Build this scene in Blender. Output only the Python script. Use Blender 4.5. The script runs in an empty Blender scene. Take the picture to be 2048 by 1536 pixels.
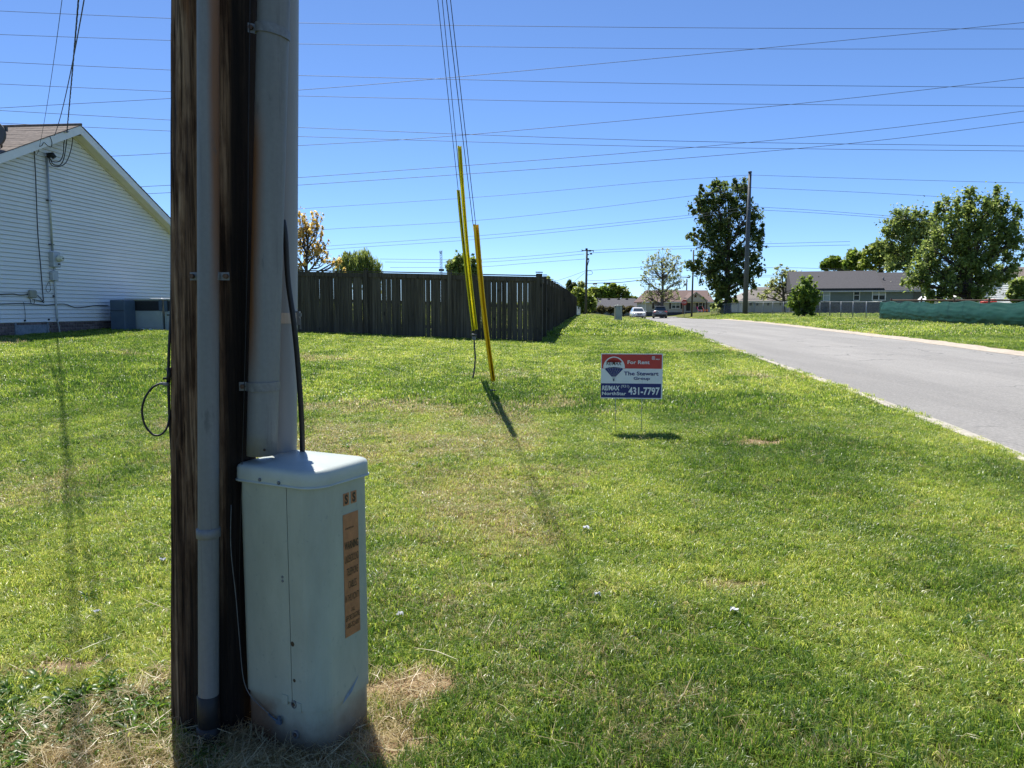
import bpy, bmesh, math, random
import numpy as np
from mathutils import Vector, Matrix

random.seed(7)
rng = np.random.default_rng(7)
scene = bpy.context.scene
COL = scene.collection
PI = math.pi
R = math.radians

# ------------------------------------------------------------------ camera, sky, sun, exposure
F = 1539.0                       # focal length in pixels of the 2048 px wide photograph
PITCH = R(5.5)
CP, SP = math.cos(PITCH), math.sin(PITCH)
EYE = 1.5
cam_data = bpy.data.cameras.new('camera')
cam_data.sensor_width = 36.0
cam_data.lens = 36.0 * F / 2048.0
cam_data.clip_start = 0.05
cam_data.clip_end = 9000.0
camera = bpy.data.objects.new('camera', cam_data)
camera.location = (0, 0, EYE)
camera.rotation_euler = (R(90) - PITCH, 0, 0)
COL.objects.link(camera)
scene.camera = camera

SUN_EL, SUN_AZ = R(61.2), R(-21.0)          # azimuth measured from +Y towards +X
world = bpy.data.worlds.new('World')
scene.world = world
world.use_nodes = True
wn = world.node_tree
sky = wn.nodes.new('ShaderNodeTexSky')
sky.sky_type = 'NISHITA'
sky.sun_disc = False
sky.sun_elevation = SUN_EL
sky.sun_rotation = SUN_AZ
sky.altitude = 100.0
sky.air_density = 0.6
sky.dust_density = 0.15
sky.ozone_density = 10.0
wn.links.new(sky.outputs['Color'], wn.nodes['Background'].inputs['Color'])
wn.nodes['Background'].inputs['Strength'].default_value = 0.12

sun_data = bpy.data.lights.new('sun', 'SUN')
sun_data.energy = 5.0
sun_data.angle = R(0.5)
sun_data.color = (1.0, 0.955, 0.88)
sun = bpy.data.objects.new('sun', sun_data)
sun_vec = Vector((math.sin(SUN_AZ) * math.cos(SUN_EL), math.cos(SUN_AZ) * math.cos(SUN_EL), math.sin(SUN_EL)))
sun.rotation_euler = sun_vec.to_track_quat('Z', 'Y').to_euler()
sun.location = (-20, 40, 60)
COL.objects.link(sun)

vs = scene.view_settings
vs.view_transform = 'Standard'
vs.look = 'None'
vs.gamma = 1.0
vs.use_curve_mapping = False
vs.exposure = 0.66

# ------------------------------------------------------------------ terrain shape
_PY = [-80, 0, 2.7, 7.7, 11, 21.7, 33, 45, 60, 83, 108, 130, 200, 3000]
_PR = [-.6, -.08, 0, .28, .37, .60, .70, .78, .78, .55, .30, .35, .3, .0]      # along the road
_PS = [-.6, -.08, 0, .28, .37, .60, .70, .80, .83, .86, .86, .98, .8, .0]      # lawns on both sides
_yy = np.linspace(-80, 260, 1361)
def _sm(p):
    z = np.interp(_yy, _PY, p)
    k = np.hanning(17); k /= k.sum()
    zp = np.pad(z, 8, mode='edge')
    return np.convolve(zp, k, mode='valid')
_zr, _zs = _sm(_PR), _sm(_PS)
def sstep(a, b, x):
    t = np.clip((np.asarray(x, float) - a) / (b - a), 0, 1)
    return t * t * (3 - 2 * t)
_LY = [-40, 0, 6.6, 9.2, 13, 20.8, 31.4, 43, 56, 83, 112, 118]
_LX = [3.6, 4.15, 4.47, 4.68, 4.99, 5.64, 6.74, 8.0, 9.6, 13.1, 17.2, 18.1]
_RX = [9.6, 10.3, 10.55, 10.68, 10.9, 11.35, 12.5, 13.9, 15.5, 19.4, 23.9, 24.9]
def road_l(y): return np.interp(y, _LY, _LX)
def road_r(y): return np.interp(y, _LY, _RX)
def G(x, y):
    x = np.asarray(x, float); y = np.asarray(y, float)
    zr = np.interp(y, _yy, _zr); zs = np.interp(y, _yy, _zs)
    d = np.maximum(road_l(y) - x, x - road_r(y))
    w = sstep(0.3, 5.5, d)
    z = zr * (1 - w) + zs * w
    z = z + 0.028 * np.clip(.7 - x, 0, 13) * sstep(2.5, 14, y) * (1 - sstep(45, 90, y))
    z = z + 0.18 * sstep(18, 26, x) * sstep(45, 75, y)
    z = z - 0.035 * (1 - sstep(.15, .55, np.hypot(x + .74, y - 2.62)))
    z = z * (1 - sstep(400, 1500, np.hypot(x, y)) * .8)
    return z
def g(x, y): return float(G(x, y))

def ray(u, v):
    a = (u - 1024) / F; b = (768 - v) / F
    return Vector((a, CP + b * SP, -SP + b * CP))
def at(u, v, Y):
    """world point that lies Y metres ahead on the line of sight of a photo pixel"""
    d = ray(u, v)
    t = Y / d.y
    return Vector((d.x * t, Y, EYE + d.z * t))
def xat(u, Y, v=615):
    return at(u, v, Y).x
def zat(v, Y):
    return at(1024, v, Y).z
def ground_at(u, v):
    d = ray(u, v)
    Y = 1.0
    while Y < 240:
        t = Y / d.y
        if EYE + d.z * t < g(d.x * t, Y):
            return Vector((d.x * t, Y, g(d.x * t, Y)))
        Y += .02 if Y < 30 else .2
    return Vector((d.x * t, Y, g(d.x * t, Y)))

# ------------------------------------------------------------------ object helpers
def tag(o, label=None, cat=None, group=None, kind=None):
    if label: o['label'] = label
    if cat: o['category'] = cat
    if group: o['group'] = group
    if kind: o['kind'] = kind
    return o
def empty(name, loc, label, cat, group=None, rz=0):
    o = bpy.data.objects.new(name, None)
    o.empty_display_size = .2
    COL.objects.link(o)
    o.location = loc
    o.rotation_euler = (0, 0, rz)
    return tag(o, label, cat, group)
def link(name, mesh, parent=None, loc=None, rot=None, scale=None):
    o = bpy.data.objects.new(name, mesh)
    COL.objects.link(o)
    if parent: o.parent = parent
    if loc is not None: o.location = loc
    if rot is not None: o.rotation_euler = rot
    if scale is not None: o.scale = scale
    return o

class MB:
    """collects shapes and builds ONE mesh"""
    def __init__(self): self.v, self.f, self.sm = [], [], []
    def add(self, vs, fs, smooth=False):
        o = len(self.v)
        self.v += [tuple(p) for p in vs]
        self.f += [tuple(i + o for i in f) for f in fs]
        self.sm += [smooth] * len(fs)
        return self
    def box(self, c, s, rot=None, taper=1.0):
        hx, hy, hz = s[0] / 2, s[1] / 2, s[2] / 2
        ps = [Vector((x * hx * (taper if z > 0 else 1), y * hy * (taper if z > 0 else 1), z * hz)) for z in (-1, 1) for y in (-1, 1) for x in (-1, 1)]
        if rot is not None:
            M = rot if isinstance(rot, Matrix) else Matrix.Rotation(rot, 3, 'Z')
            ps = [M @ p for p in ps]
        c = Vector(c)
        return self.add([p + c for p in ps], [(0, 2, 3, 1), (4, 5, 7, 6), (0, 1, 5, 4), (2, 6, 7, 3), (0, 4, 6, 2), (1, 3, 7, 5)])
    def bbox(self, c, s, b=.01, rot=None):
        """box with chamfered edges"""
        hx, hy, hz = s[0] / 2, s[1] / 2, s[2] / 2
        rings = []
        prof = [(-hz, b), (-hz + b, 0), (hz - b, 0), (hz, b)]
        for z, i in prof:
            x, y = hx - i, hy - i
            rings.append([(-x + b, -y, z), (x - b, -y, z), (x, -y + b, z), (x, y - b, z), (x - b, y, z), (-x + b, y, z), (-x, y - b, z), (-x, -y + b, z)])
        M = Matrix.Identity(3) if rot is None else (rot if isinstance(rot, Matrix) else Matrix.Rotation(rot, 3, 'Z'))
        c = Vector(c)
        vs = [M @ Vector(p) + c for r in rings for p in r]
        fs = [tuple(range(7, -1, -1)), tuple(range(24, 32))]
        for k in range(3):
            for i in range(8):
                j = (i + 1) % 8
                fs.append((k * 8 + i, k * 8 + j, k * 8 + 8 + j, k * 8 + 8 + i))
        return self.add(vs, fs)
    def tube(self, pts, r, n=8, cap=True, smooth=True):
        pts = [Vector(p) for p in pts]
        m = len(pts)
        rs = r if isinstance(r, (list, tuple)) else [r] * m
        vs, fs = [], []
        up0 = None
        for i, p in enumerate(pts):
            d = (pts[min(i + 1, m - 1)] - pts[max(i - 1, 0)]).normalized()
            if up0 is None:
                up0 = d.orthogonal().normalized()
            a = (up0 - d * up0.dot(d)).normalized()
            up0 = a
            b = d.cross(a)
            for k in range(n):
                t = 2 * PI * k / n
                vs.append(p + (a * math.cos(t) + b * math.sin(t)) * rs[i])
        for i in range(m - 1):
            for k in range(n):
                k2 = (k + 1) % n
                fs.append((i * n + k, i * n + k2, (i + 1) * n + k2, (i + 1) * n + k))
        o = len(self.v)
        self.add(vs, fs, smooth)
        if cap:
            self.f += [tuple(o + k for k in range(n - 1, -1, -1)), tuple(o + (m - 1) * n + k for k in range(n))]
            self.sm += [False, False]
        return self
    def loft(self, rings, cap0=True, cap1=True, smooth=True, closed=True):
        n = len(rings[0]); o = len(self.v); fs = []
        for i in range(len(rings) - 1):
            for k in range(n if closed else n - 1):
                k2 = (k + 1) % n
                fs.append((i * n + k, i * n + k2, (i + 1) * n + k2, (i + 1) * n + k))
        self.add([p for r in rings for p in r], fs, smooth)
        if cap0: self.f.append(tuple(o + k for k in range(n - 1, -1, -1))); self.sm.append(False)
        if cap1: self.f.append(tuple(o + (len(rings) - 1) * n + k for k in range(n))); self.sm.append(False)
        return self
    def sphere(self, c, r, nu=10, nv=7):
        rx, ry, rz = r if isinstance(r, (tuple, list)) else (r, r, r)
        rings = []
        for j in range(nv + 1):
            th = -PI / 2 + PI * min(max(j / nv, .02), .98)
            rings.append([(c[0] + rx * math.cos(th) * math.cos(2 * PI * i / nu), c[1] + ry * math.cos(th) * math.sin(2 * PI * i / nu), c[2] + rz * math.sin(th)) for i in range(nu)])
        return self.loft(rings)
    def mesh(self, name, mat):
        me = bpy.data.meshes.new(name)
        me.from_pydata(self.v, [], self.f)
        if mat: me.materials.append(mat)
        me.polygons.foreach_set('use_smooth', self.sm)
        me.update()
        return me
    def build(self, name, mat, parent=None, local=True):
        o = link(name, self.mesh(name, mat), parent)
        return o

def prism(poly2d, axis_o, ex, ey, ez, t=1.0):
    """polygon in the plane (ex, ey) from axis_o, extruded along ez by t"""
    n = len(poly2d)
    a = [axis_o + ex * p[0] + ey * p[1] for p in poly2d]
    b = [p + ez * t for p in a]
    fs = [tuple(range(n - 1, -1, -1)), tuple(range(n, 2 * n))] + [(i, (i + 1) % n, n + (i + 1) % n, n + i) for i in range(n)]
    return a + b, fs

def np_mesh(name, verts, faces_flat, nside, mat, attrs=None, smooth=False):
    """fast mesh from numpy: all faces have nside corners"""
    me = bpy.data.meshes.new(name)
    nv = len(verts); nf = len(faces_flat) // nside
    me.vertices.add(nv)
    me.vertices.foreach_set('co', np.asarray(verts, np.float32).ravel())
    me.loops.add(nf * nside)
    me.loops.foreach_set('vertex_index', np.asarray(faces_flat, np.int32))
    me.polygons.add(nf)
    me.polygons.foreach_set('loop_start', np.arange(0, nf * nside, nside, dtype=np.int32))
    if smooth: me.polygons.foreach_set('use_smooth', np.ones(nf, bool))
    me.update(calc_edges=True)
    if mat: me.materials.append(mat)
    for k, (dom, arr) in (attrs or {}).items():
        a = me.attributes.new(k, 'FLOAT', dom)
        a.data.foreach_set('value', np.asarray(arr, np.float32))
    return me

def vnoise(x, y, scale, seed=0):
    """smooth value noise in 0..1"""
    x = np.asarray(x) * scale; y = np.asarray(y) * scale
    xi = np.floor(x).astype(np.int64); yi = np.floor(y).astype(np.int64)
    fx = x - xi; fy = y - yi
    fx = fx * fx * (3 - 2 * fx); fy = fy * fy * (3 - 2 * fy)
    def h(a, b):
        n = (a * 374761393 + b * 668265263 + seed * 974634533) & 0xFFFFFFFF
        n = ((n ^ (n >> 13)) * 1274126177) & 0xFFFFFFFF
        return ((n ^ (n >> 16)) & 0xFFFF) / 65535.0
    return (h(xi, yi) * (1 - fx) + h(xi + 1, yi) * fx) * (1 - fy) + (h(xi, yi + 1) * (1 - fx) + h(xi + 1, yi + 1) * fx) * fy

# ------------------------------------------------------------------ materials
class NT:
    def __init__(self, m):
        self.t = m.node_tree; self.n = self.t.nodes
        self.bsdf = self.n['Principled BSDF']; self.out = self.n['Material Output']
    def new(self, kind, **kw):
        nd = self.n.new(kind)
        for k, v in kw.items():
            if hasattr(nd, k): setattr(nd, k, v)
            else: nd.inputs[k].default_value = v
        return nd
    def l(self, a, b): self.t.links.new(a, b)
    def coords(self, scale=(1, 1, 1), kind='Object'):
        tc = self.new('ShaderNodeTexCoord'); mp = self.new('ShaderNodeMapping')
        mp.inputs['Scale'].default_value = scale
        self.l(tc.outputs[kind], mp.inputs['Vector'])
        return mp.outputs['Vector']
    def noise(self, vec, scale, detail=4, rough=.6):
        nz = self.new('ShaderNodeTexNoise'); nz.inputs['Scale'].default_value = scale
        nz.inputs['Detail'].default_value = detail; nz.inputs['Roughness'].default_value = rough
        if vec is not None: self.l(vec, nz.inputs['Vector'])
        return nz.outputs['Fac']
    def ramp(self, fac, stops):
        r = self.new('ShaderNodeValToRGB')
        while len(r.color_ramp.elements) < len(stops): r.color_ramp.elements.new(.5)
        for e, (p, c) in zip(r.color_ramp.elements, stops):
            e.position = p
            e.color = (*c, 1) if len(c) == 3 else c
        self.l(fac, r.inputs['Fac'])
        return r.outputs['Color']
    def mix(self, fac, a, b, mode='MIX'):
        m = self.new('ShaderNodeMix', data_type='RGBA', blend_type=mode)
        for sock, val in ((m.inputs[0], fac), (m.inputs[6], a), (m.inputs[7], b)):
            if isinstance(val, (int, float)): sock.default_value = val
            elif isinstance(val, tuple): sock.default_value = (*val, 1) if len(val) == 3 else val
            else: self.l(val, sock)
        return m.outputs[2]
    def math(self, op, a, b=0.0, clamp=False):
        m = self.new('ShaderNodeMath', operation=op, use_clamp=clamp)
        for i, val in enumerate((a, b)):
            if isinstance(val, (int, float)): m.inputs[i].default_value = val
            else: self.l(val, m.inputs[i])
        return m.outputs[0]
    def maprange(self, v, a, b, c=0.0, d=1.0):
        m = self.new('ShaderNodeMapRange', interpolation_type='SMOOTHSTEP')
        self.l(v, m.inputs[0])
        for i, k in enumerate((a, b, c, d)): m.inputs[i + 1].default_value = k
        return m.outputs[0]
    def bump(self, h, strength=.3, dist=.01):
        b = self.new('ShaderNodeBump'); b.inputs['Strength'].default_value = strength; b.inputs['Distance'].default_value = dist
        self.l(h, b.inputs['Height']); self.l(b.outputs['Normal'], self.bsdf.inputs['Normal'])
    def color(self, c): self.l(c, self.bsdf.inputs['Base Color'])
def newmat(name):
    m = bpy.data.materials.new(name); m.use_nodes = True
    return m, NT(m)
def shade(c, k): return tuple(min(1, max(0, x * k)) for x in c)
def simple(name, c, rough=.6, metal=0.0, var=.25, scale=6.0, stretch=(1, 1, 1), bump=0.0, bdist=.01, rnd=0.0, spec=.4):
    """a colour with mottled wear, optional fine relief and piece-to-piece variation"""
    m, t = newmat(name)
    v = t.coords(stretch)
    n1 = t.noise(v, scale, 6, .65)
    col = t.ramp(n1, [(.3, shade(c, 1 - var)), (.7, shade(c, 1 + var))])
    if rnd:
        oi = t.new('ShaderNodeObjectInfo')
        k = t.math('MULTIPLY_ADD', oi.outputs['Random'], 2 * rnd); t.n[-1].inputs[2].default_value = 1 - rnd
        cc = t.new('ShaderNodeCombineColor')
        for i in range(3): t.l(k, cc.inputs[i])
        col = t.mix(1.0, col, cc.outputs[0], 'MULTIPLY')
    t.color(col)
    t.bsdf.inputs['Roughness'].default_value = rough
    t.bsdf.inputs['Metallic'].default_value = metal
    t.bsdf.inputs['Specular IOR Level'].default_value = spec
    if bump: t.bump(t.noise(v, scale * 3, 5, .6), bump, bdist)
    return m

def leaf_mat(name, dark, mid, light, trans=.45):
    m, t = newmat(name)
    a = t.new('ShaderNodeAttribute', attribute_name='tint')
    col = t.ramp(a.outputs['Fac'], [(0, dark), (.5, mid), (1, light)])
    t.color(col)
    t.bsdf.inputs['Roughness'].default_value = .45
    t.bsdf.inputs['Specular IOR Level'].default_value = .45
    tr = t.new('ShaderNodeBsdfTranslucent')
    hs = t.new('ShaderNodeHueSaturation'); hs.inputs['Value'].default_value = 2.0; hs.inputs['Saturation'].default_value = 1.05; hs.inputs['Hue'].default_value = .49
    t.l(col, hs.inputs['Color']); t.l(hs.outputs['Color'], tr.inputs['Color'])
    mx = t.new('ShaderNodeMixShader'); mx.inputs[0].default_value = trans
    t.l(t.bsdf.outputs[0], mx.inputs[1]); t.l(tr.outputs[0], mx.inputs[2]); t.l(mx.outputs[0], t.out.inputs['Surface'])
    return m

M = {}
# weathered pole wood: long vertical grain, creosote bleed on one side
def mk_pole():
    m, t = newmat('pole_wood')
    v = t.coords((30, 30, 1.1)); v2 = t.coords((13, 13, 4.2)); vf = t.coords((85, 85, 1.6))
    n1 = t.noise(v, 1.0, 8, .62); n2 = t.noise(v2, 1.0, 5, .6); n3 = t.noise(vf, 1.0, 4, .6)
    base = t.ramp(n1, [(.30, (.045, .026, .016)), (.44, (.15, .087, .050)), (.57, (.30, .19, .112)), (.71, (.48, .345, .225))])
    stain = t.ramp(n2, [(.42, (.22, .15, .11)), (.56, (1, 1, 1))])
    col = t.mix(.7, base, stain, 'MULTIPLY')
    fine = t.ramp(n3, [(.38, (.10, .08, .07)), (.47, (.85, .82, .8)), (.6, (1, 1, 1))])
    col = t.mix(.8, col, fine, 'MULTIPLY')
    rust = t.ramp(t.noise(t.coords((9, 9, 1.3)), 1.0, 4, .6), [(.60, (0, 0, 0)), (.72, (1, 1, 1))])
    col = t.mix(t.math('MULTIPLY', rust, .55), col, (.22, .085, .025))
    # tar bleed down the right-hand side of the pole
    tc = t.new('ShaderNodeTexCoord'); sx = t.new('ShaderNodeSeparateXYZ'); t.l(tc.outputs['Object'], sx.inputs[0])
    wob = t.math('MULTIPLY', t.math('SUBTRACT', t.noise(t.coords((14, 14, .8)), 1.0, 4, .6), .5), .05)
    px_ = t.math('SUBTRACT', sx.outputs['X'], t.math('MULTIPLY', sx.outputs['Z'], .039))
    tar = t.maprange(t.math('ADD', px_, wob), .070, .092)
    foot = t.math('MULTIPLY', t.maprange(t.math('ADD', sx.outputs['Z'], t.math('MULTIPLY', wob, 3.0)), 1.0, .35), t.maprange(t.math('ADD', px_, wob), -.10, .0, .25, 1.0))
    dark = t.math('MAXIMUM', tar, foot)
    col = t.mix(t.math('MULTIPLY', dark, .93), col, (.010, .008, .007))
    t.color(col)
    t.bsdf.inputs['Roughness'].default_value = .85
    t.bsdf.inputs['Specular IOR Level'].default_value = .2
    t.bump(t.math('ADD', n1, t.math('MULTIPLY', n3, .6)), .9, .012)
    return m
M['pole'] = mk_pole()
def mk_galv(name, c, rustamt, rx, lean=0.0, zr=(0, 1, 2, 3), wid=(.012, .035)):
    """dull galvanised steel, rust bleeding on one flank (a stain of the pipe itself)"""
    m, t = newmat(name)
    v = t.coords((14, 14, 1.0)); n = t.noise(v, 1.0, 6, .6); sp = t.noise(t.coords((1, 1, 1)), 70, 4, .6)
    col = t.ramp(n, [(.3, shade(c, .80)), (.7, shade(c, 1.12))])
    col = t.mix(.12, col, t.ramp(sp, [(.35, shade(c, .6)), (.65, shade(c, 1.25))]))
    if rustamt:
        tc = t.new('ShaderNodeTexCoord'); sx = t.new('ShaderNodeSeparateXYZ'); t.l(tc.outputs['Object'], sx.inputs[0])
        nn = t.noise(t.coords((6, 6, 1.1)), 1.0, 4, .6)
        lx = t.math('SUBTRACT', sx.outputs['X'], t.math('MULTIPLY', sx.outputs['Z'], lean))
        e = t.math('ADD', t.math('MULTIPLY', lx, rx), t.math('MULTIPLY', t.math('SUBTRACT', nn, .5), .05))
        zz = t.math('ADD', sx.outputs['Z'], t.math('MULTIPLY', t.math('SUBTRACT', t.noise(t.coords((9, 9, 5)), 1.0, 4, .6), .5), .2))
        k = t.math('MULTIPLY', t.maprange(e, *wid), t.math('MULTIPLY', t.maprange(zz, zr[0], zr[1]), t.maprange(zz, zr[3], zr[2])))
        col = t.mix(t.math('MULTIPLY', k, rustamt), col, (.19, .078, .024))
    sm = t.noise(t.coords((16, 16, 5)), 1.0, 5, .65); col = t.mix(t.maprange(sm, .60, .72, 0, .5), col, shade(c, .35))
    ru = t.noise(t.coords((60, 60, 1.2)), 1.0, 3, .6); col = t.mix(t.maprange(ru, .58, .70, 0, .35), col, shade(c, .45))
    t.color(col)
    t.bsdf.inputs['Roughness'].default_value = .62
    t.bsdf.inputs['Metallic'].default_value = .15
    t.bump(sp, .12, .004)
    return m
M['conduit'] = mk_galv('conduit_steel', (.185, .19, .188), .9, 1.0, .037, (1.2, 1.95, 3.0, 4.0), (.010, .034))
M['uguard'] = mk_galv('uguard_steel', (.180, .186, .180), 1.0, -1.0, .057, (.10, .55, 1.0, 1.25), (-.012, .036))
M['strap'] = simple('strap_steel', (.17, .175, .175), .5, .3, .3, 40, bump=.15, bdist=.003)
M['bolt'] = simple('rusty_bolt', (.10, .06, .04), .7, .3, .4, 60)
M['pvc'] = simple('grey_pvc', (.26, .265, .265), .45, 0, .08, 9, (1, 1, .2))
M['tanstrap'] = simple('tan_strap', (.52, .42, .33), .5, 0, .1, 20)
M['black'] = simple('black_rubber', (.012, .012, .013), .5, 0, .3, 30)
M['wire'] = simple('dark_wire', (.025, .026, .03), .6, .2, .2, 5)
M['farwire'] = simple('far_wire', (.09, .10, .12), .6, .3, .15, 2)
M['steelrod'] = simple('rusty_rod', (.09, .075, .065), .7, .3, .4, 30)
def mk_box():
    m, t = newmat('pedestal_paint')
    c = (.40, .42, .33)
    n = t.noise(t.coords((5, 5, 2)), 1.0, 6, .65); s = t.noise(t.coords((1, 1, 1)), 38, 5, .7)
    col = t.ramp(n, [(.3, shade(c, .76)), (.7, shade(c, 1.10))])
    col = t.mix(t.maprange(s, .60, .72, 0, .55), col, (.20, .24, .22))
    tc = t.new('ShaderNodeTexCoord'); sx = t.new('ShaderNodeSeparateXYZ'); t.l(tc.outputs['Object'], sx.inputs[0])
    nn = t.noise(t.coords((7, 7, 7)), 1.0, 5, .65)
    # soil splashed on the foot, rust on the flank nearest the pole
    e = t.math('ADD', sx.outputs['Z'], t.math('MULTIPLY', t.math('SUBTRACT', nn, .5), .16))
    col = t.mix(t.maprange(e, .19, .04, 0, .85), col, (.13, .088, .055))
    rz = t.math('MULTIPLY', t.maprange(t.math('ADD', sx.outputs['X'], t.math('MULTIPLY', t.math('SUBTRACT', nn, .5), .14)), -.01, -.10), t.maprange(sx.outputs['Z'], .20, .12))
    col = t.mix(t.math('MULTIPLY', rz, .85), col, (.16, .075, .035))
    t.color(col)
    t.bsdf.inputs['Roughness'].default_value = .55
    t.bump(t.noise(t.coords((1, 1, 1)), 120, 3, .6), .06, .003)
    return m
M['box'] = mk_box()
M['boxlid'] = simple('pedestal_lid_paint', (.42, .46, .42), .42, 0, .08, 9, bump=.05)
M['farbox'] = simple('far_pedestal_paint', (.36, .39, .33), .5, 0, .08, 4)
M['orange'] = simple('orange_decal', (.40, .165, .070), .5, 0, .22, 25)
M['bluepaint'] = simple('blue_marking_paint', (.17, .25, .34), .6, 0, .3, 40)
M['decal_black'] = simple('decal_black', (.045, .028, .016), .5, 0, .2, 30)
M['red'] = simple('sign_red', (.50, .045, .035), .45, 0, .05, 10)
M['navy'] = simple('sign_navy', (.018, .022, .14), .45, 0, .05, 10)
M['signwhite'] = simple('sign_white', (.72, .73, .74), .45, 0, .04, 8)
M['yellow'] = simple('guy_guard_yellow', (.74, .66, .03), .45, 0, .15, 6, (1, 1, .3))
M['amber'] = simple('guy_guard_orange', (.85, .54, .02), .42, 0, .12, 6, (1, 1, .3))
def mk_fence():
    m, t = newmat('fence_wood')
    oi = t.new('ShaderNodeObjectInfo')
    tc = t.new('ShaderNodeTexCoord'); ad = t.new('ShaderNodeVectorMath', operation='ADD')
    cmb = t.new('ShaderNodeCombineXYZ'); t.l(t.math('MULTIPLY', oi.outputs['Random'], 40.0), cmb.inputs[0]); t.l(t.math('MULTIPLY', oi.outputs['Random'], 17.0), cmb.inputs[2])
    t.l(tc.outputs['Object'], ad.inputs[0]); t.l(cmb.outputs[0], ad.inputs[1])
    mp = t.new('ShaderNodeMapping'); mp.inputs['Scale'].default_value = (22, 22, .9); t.l(ad.outputs[0], mp.inputs[0])
    n = t.noise(mp.outputs[0], 1.0, 6, .6)
    mp2 = t.new('ShaderNodeMapping'); mp2.inputs['Scale'].default_value = (7, 7, 3.2); t.l(ad.outputs[0], mp2.inputs[0])
    knots = t.noise(mp2.outputs[0], 1.0, 2, .5)
    col = t.ramp(n, [(.3, (.052, .041, .028)), (.55, (.106, .088, .062)), (.75, (.165, .142, .105))])
    col = t.mix(t.maprange(knots, .68, .74, 0, .8), col, (.02, .017, .014))
    k = t.math('MULTIPLY_ADD', oi.outputs['Random'], .5); t.n[-1].inputs[2].default_value = .72
    cc = t.new('ShaderNodeCombineColor')
    for i in range(3): t.l(k, cc.inputs[i])
    col = t.mix(1.0, col, cc.outputs[0], 'MULTIPLY')
    t.color(col); t.bsdf.inputs['Roughness'].default_value = .85; t.bsdf.inputs['Specular IOR Level'].default_value = .2
    t.bump(n, .4, .006)
    return m
M['fence'] = mk_fence()
def mk_siding():
    m, t = newmat('white_vinyl_siding')
    c = (.80, .79, .75)
    n = t.noise(t.coords((.5, .5, 1.4)), 1.0, 6, .6)
    col = t.ramp(n, [(.3, shade(c, .93)), (.7, shade(c, 1.05))])
    s = t.noise(t.coords((2.2, 2.2, .9)), 1.0, 6, .7)
    tc = t.new('ShaderNodeTexCoord'); sx = t.new('ShaderNodeSeparateXYZ'); t.l(tc.outputs['Object'], sx.inputs[0])
    k = t.math('MULTIPLY', t.maprange(s, .48, .68, 0, .55), t.maprange(sx.outputs['Y'], 4.6, 6.8))
    col = t.mix(k, col, (.30, .31, .29))
    t.color(col); t.bsdf.inputs['Roughness'].default_value = .5
    return m
M['siding'] = mk_siding()
M['trim'] = simple('white_trim', (.80, .79, .77), .5, 0, .05, 4)
M['soffit'] = simple('cream_soffit', (.66, .62, .46), .6, 0, .06, 5)
M['shingle'] = simple('brown_shingles', (.165, .135, .115), .9, 0, .45, 9, bump=.5, bdist=.01)
M['greyshingle'] = simple('grey_shingles', (.085, .085, .092), .9, 0, .3, 7, bump=.4)
M['darkshingle'] = simple('dark_slate_shingles', (.070, .068, .075), .9, 0, .25, 7, bump=.4)
M['redshingle'] = simple('red_brown_shingles', (.17, .115, .10), .9, 0, .25, 7, bump=.4)
M['tanshingle'] = simple('tan_shingles', (.24, .215, .19), .9, 0, .2, 7, bump=.4)
M['brick'] = simple('foundation_brick', (.17, .125, .115), .9, 0, .3, 14, rnd=.3, bump=.4)
M['mortar'] = simple('mortar', (.30, .29, .28), .95, 0, .15, 30)
M['hatch'] = simple('weathered_hatch', (.22, .25, .28), .8, 0, .35, 12)
M['meter'] = simple('meter_grey', (.42, .45, .46), .4, .4, .08, 10)
M['meterglass'] = simple('meter_dial', (.62, .62, .50), .2, 0, .1, 10, spec=.7)
M['tanplastic'] = simple('tan_plastic', (.33, .32, .25), .5, 0, .1, 10)
M['acface'] = simple('ac_beige_grey', (.36, .40, .37), .55, 0, .08, 4)
M['acdark'] = simple('ac_dark_grille', (.03, .032, .035), .6, 0, .2, 20)
M['actop'] = simple('ac_light_top', (.66, .67, .68), .45, .2, .05, 6)
M['acblue'] = simple('ac_blue_duct', (.075, .11, .15), .5, 0, .1, 4)
M['dish'] = simple('dish_grey', (.09, .09, .095), .6, .2, .15, 10)
def mk_asphalt():
    m, t = newmat('asphalt')
    v = t.coords((1, 1, 1))
    s = t.noise(v, 30, 6, .8); big = t.noise(t.coords((.8, .12, 1)), 1.0, 5, .6); sp = t.noise(v, 130, 2, .5)
    col = t.ramp(s, [(.28, (.115, .110, .100)), (.5, (.25, .24, .218)), (.72, (.45, .428, .385))])
    col = t.mix(.42, col, t.ramp(big, [(.36, (.17, .165, .155)), (.64, (.33, .318, .295))]))
    vo = t.new('ShaderNodeTexVoronoi', feature='DISTANCE_TO_EDGE'); vo.inputs['Scale'].default_value = .33
    wp = t.new('ShaderNodeVectorMath', operation='ADD'); nz = t.new('ShaderNodeTexNoise'); nz.inputs['Scale'].default_value = 1.3; nz.inputs['Detail'].default_value = 4
    t.l(v, nz.inputs['Vector']); t.l(v, wp.inputs[0]); t.l(nz.outputs['Color'], wp.inputs[1]); t.l(wp.outputs[0], vo.inputs['Vector'])
    crack = t.math('MULTIPLY', t.maprange(vo.outputs['Distance'], .010, .0, 0, .75), t.maprange(big, .42, .56))
    col = t.mix(crack, col, (.05, .05, .05))
    t.color(col); t.bsdf.inputs['Roughness'].default_value = .85
    t.bump(t.math('ADD', s, sp), .5, .01)
    return m
M['asphalt'] = mk_asphalt()
M['kerb'] = simple('worn_concrete', (.42, .385, .32), .9, 0, .28, 9, bump=.4)
M['gutter'] = simple('sandy_gutter', (.44, .38, .30), .95, 0, .25, 5, bump=.4)
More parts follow.
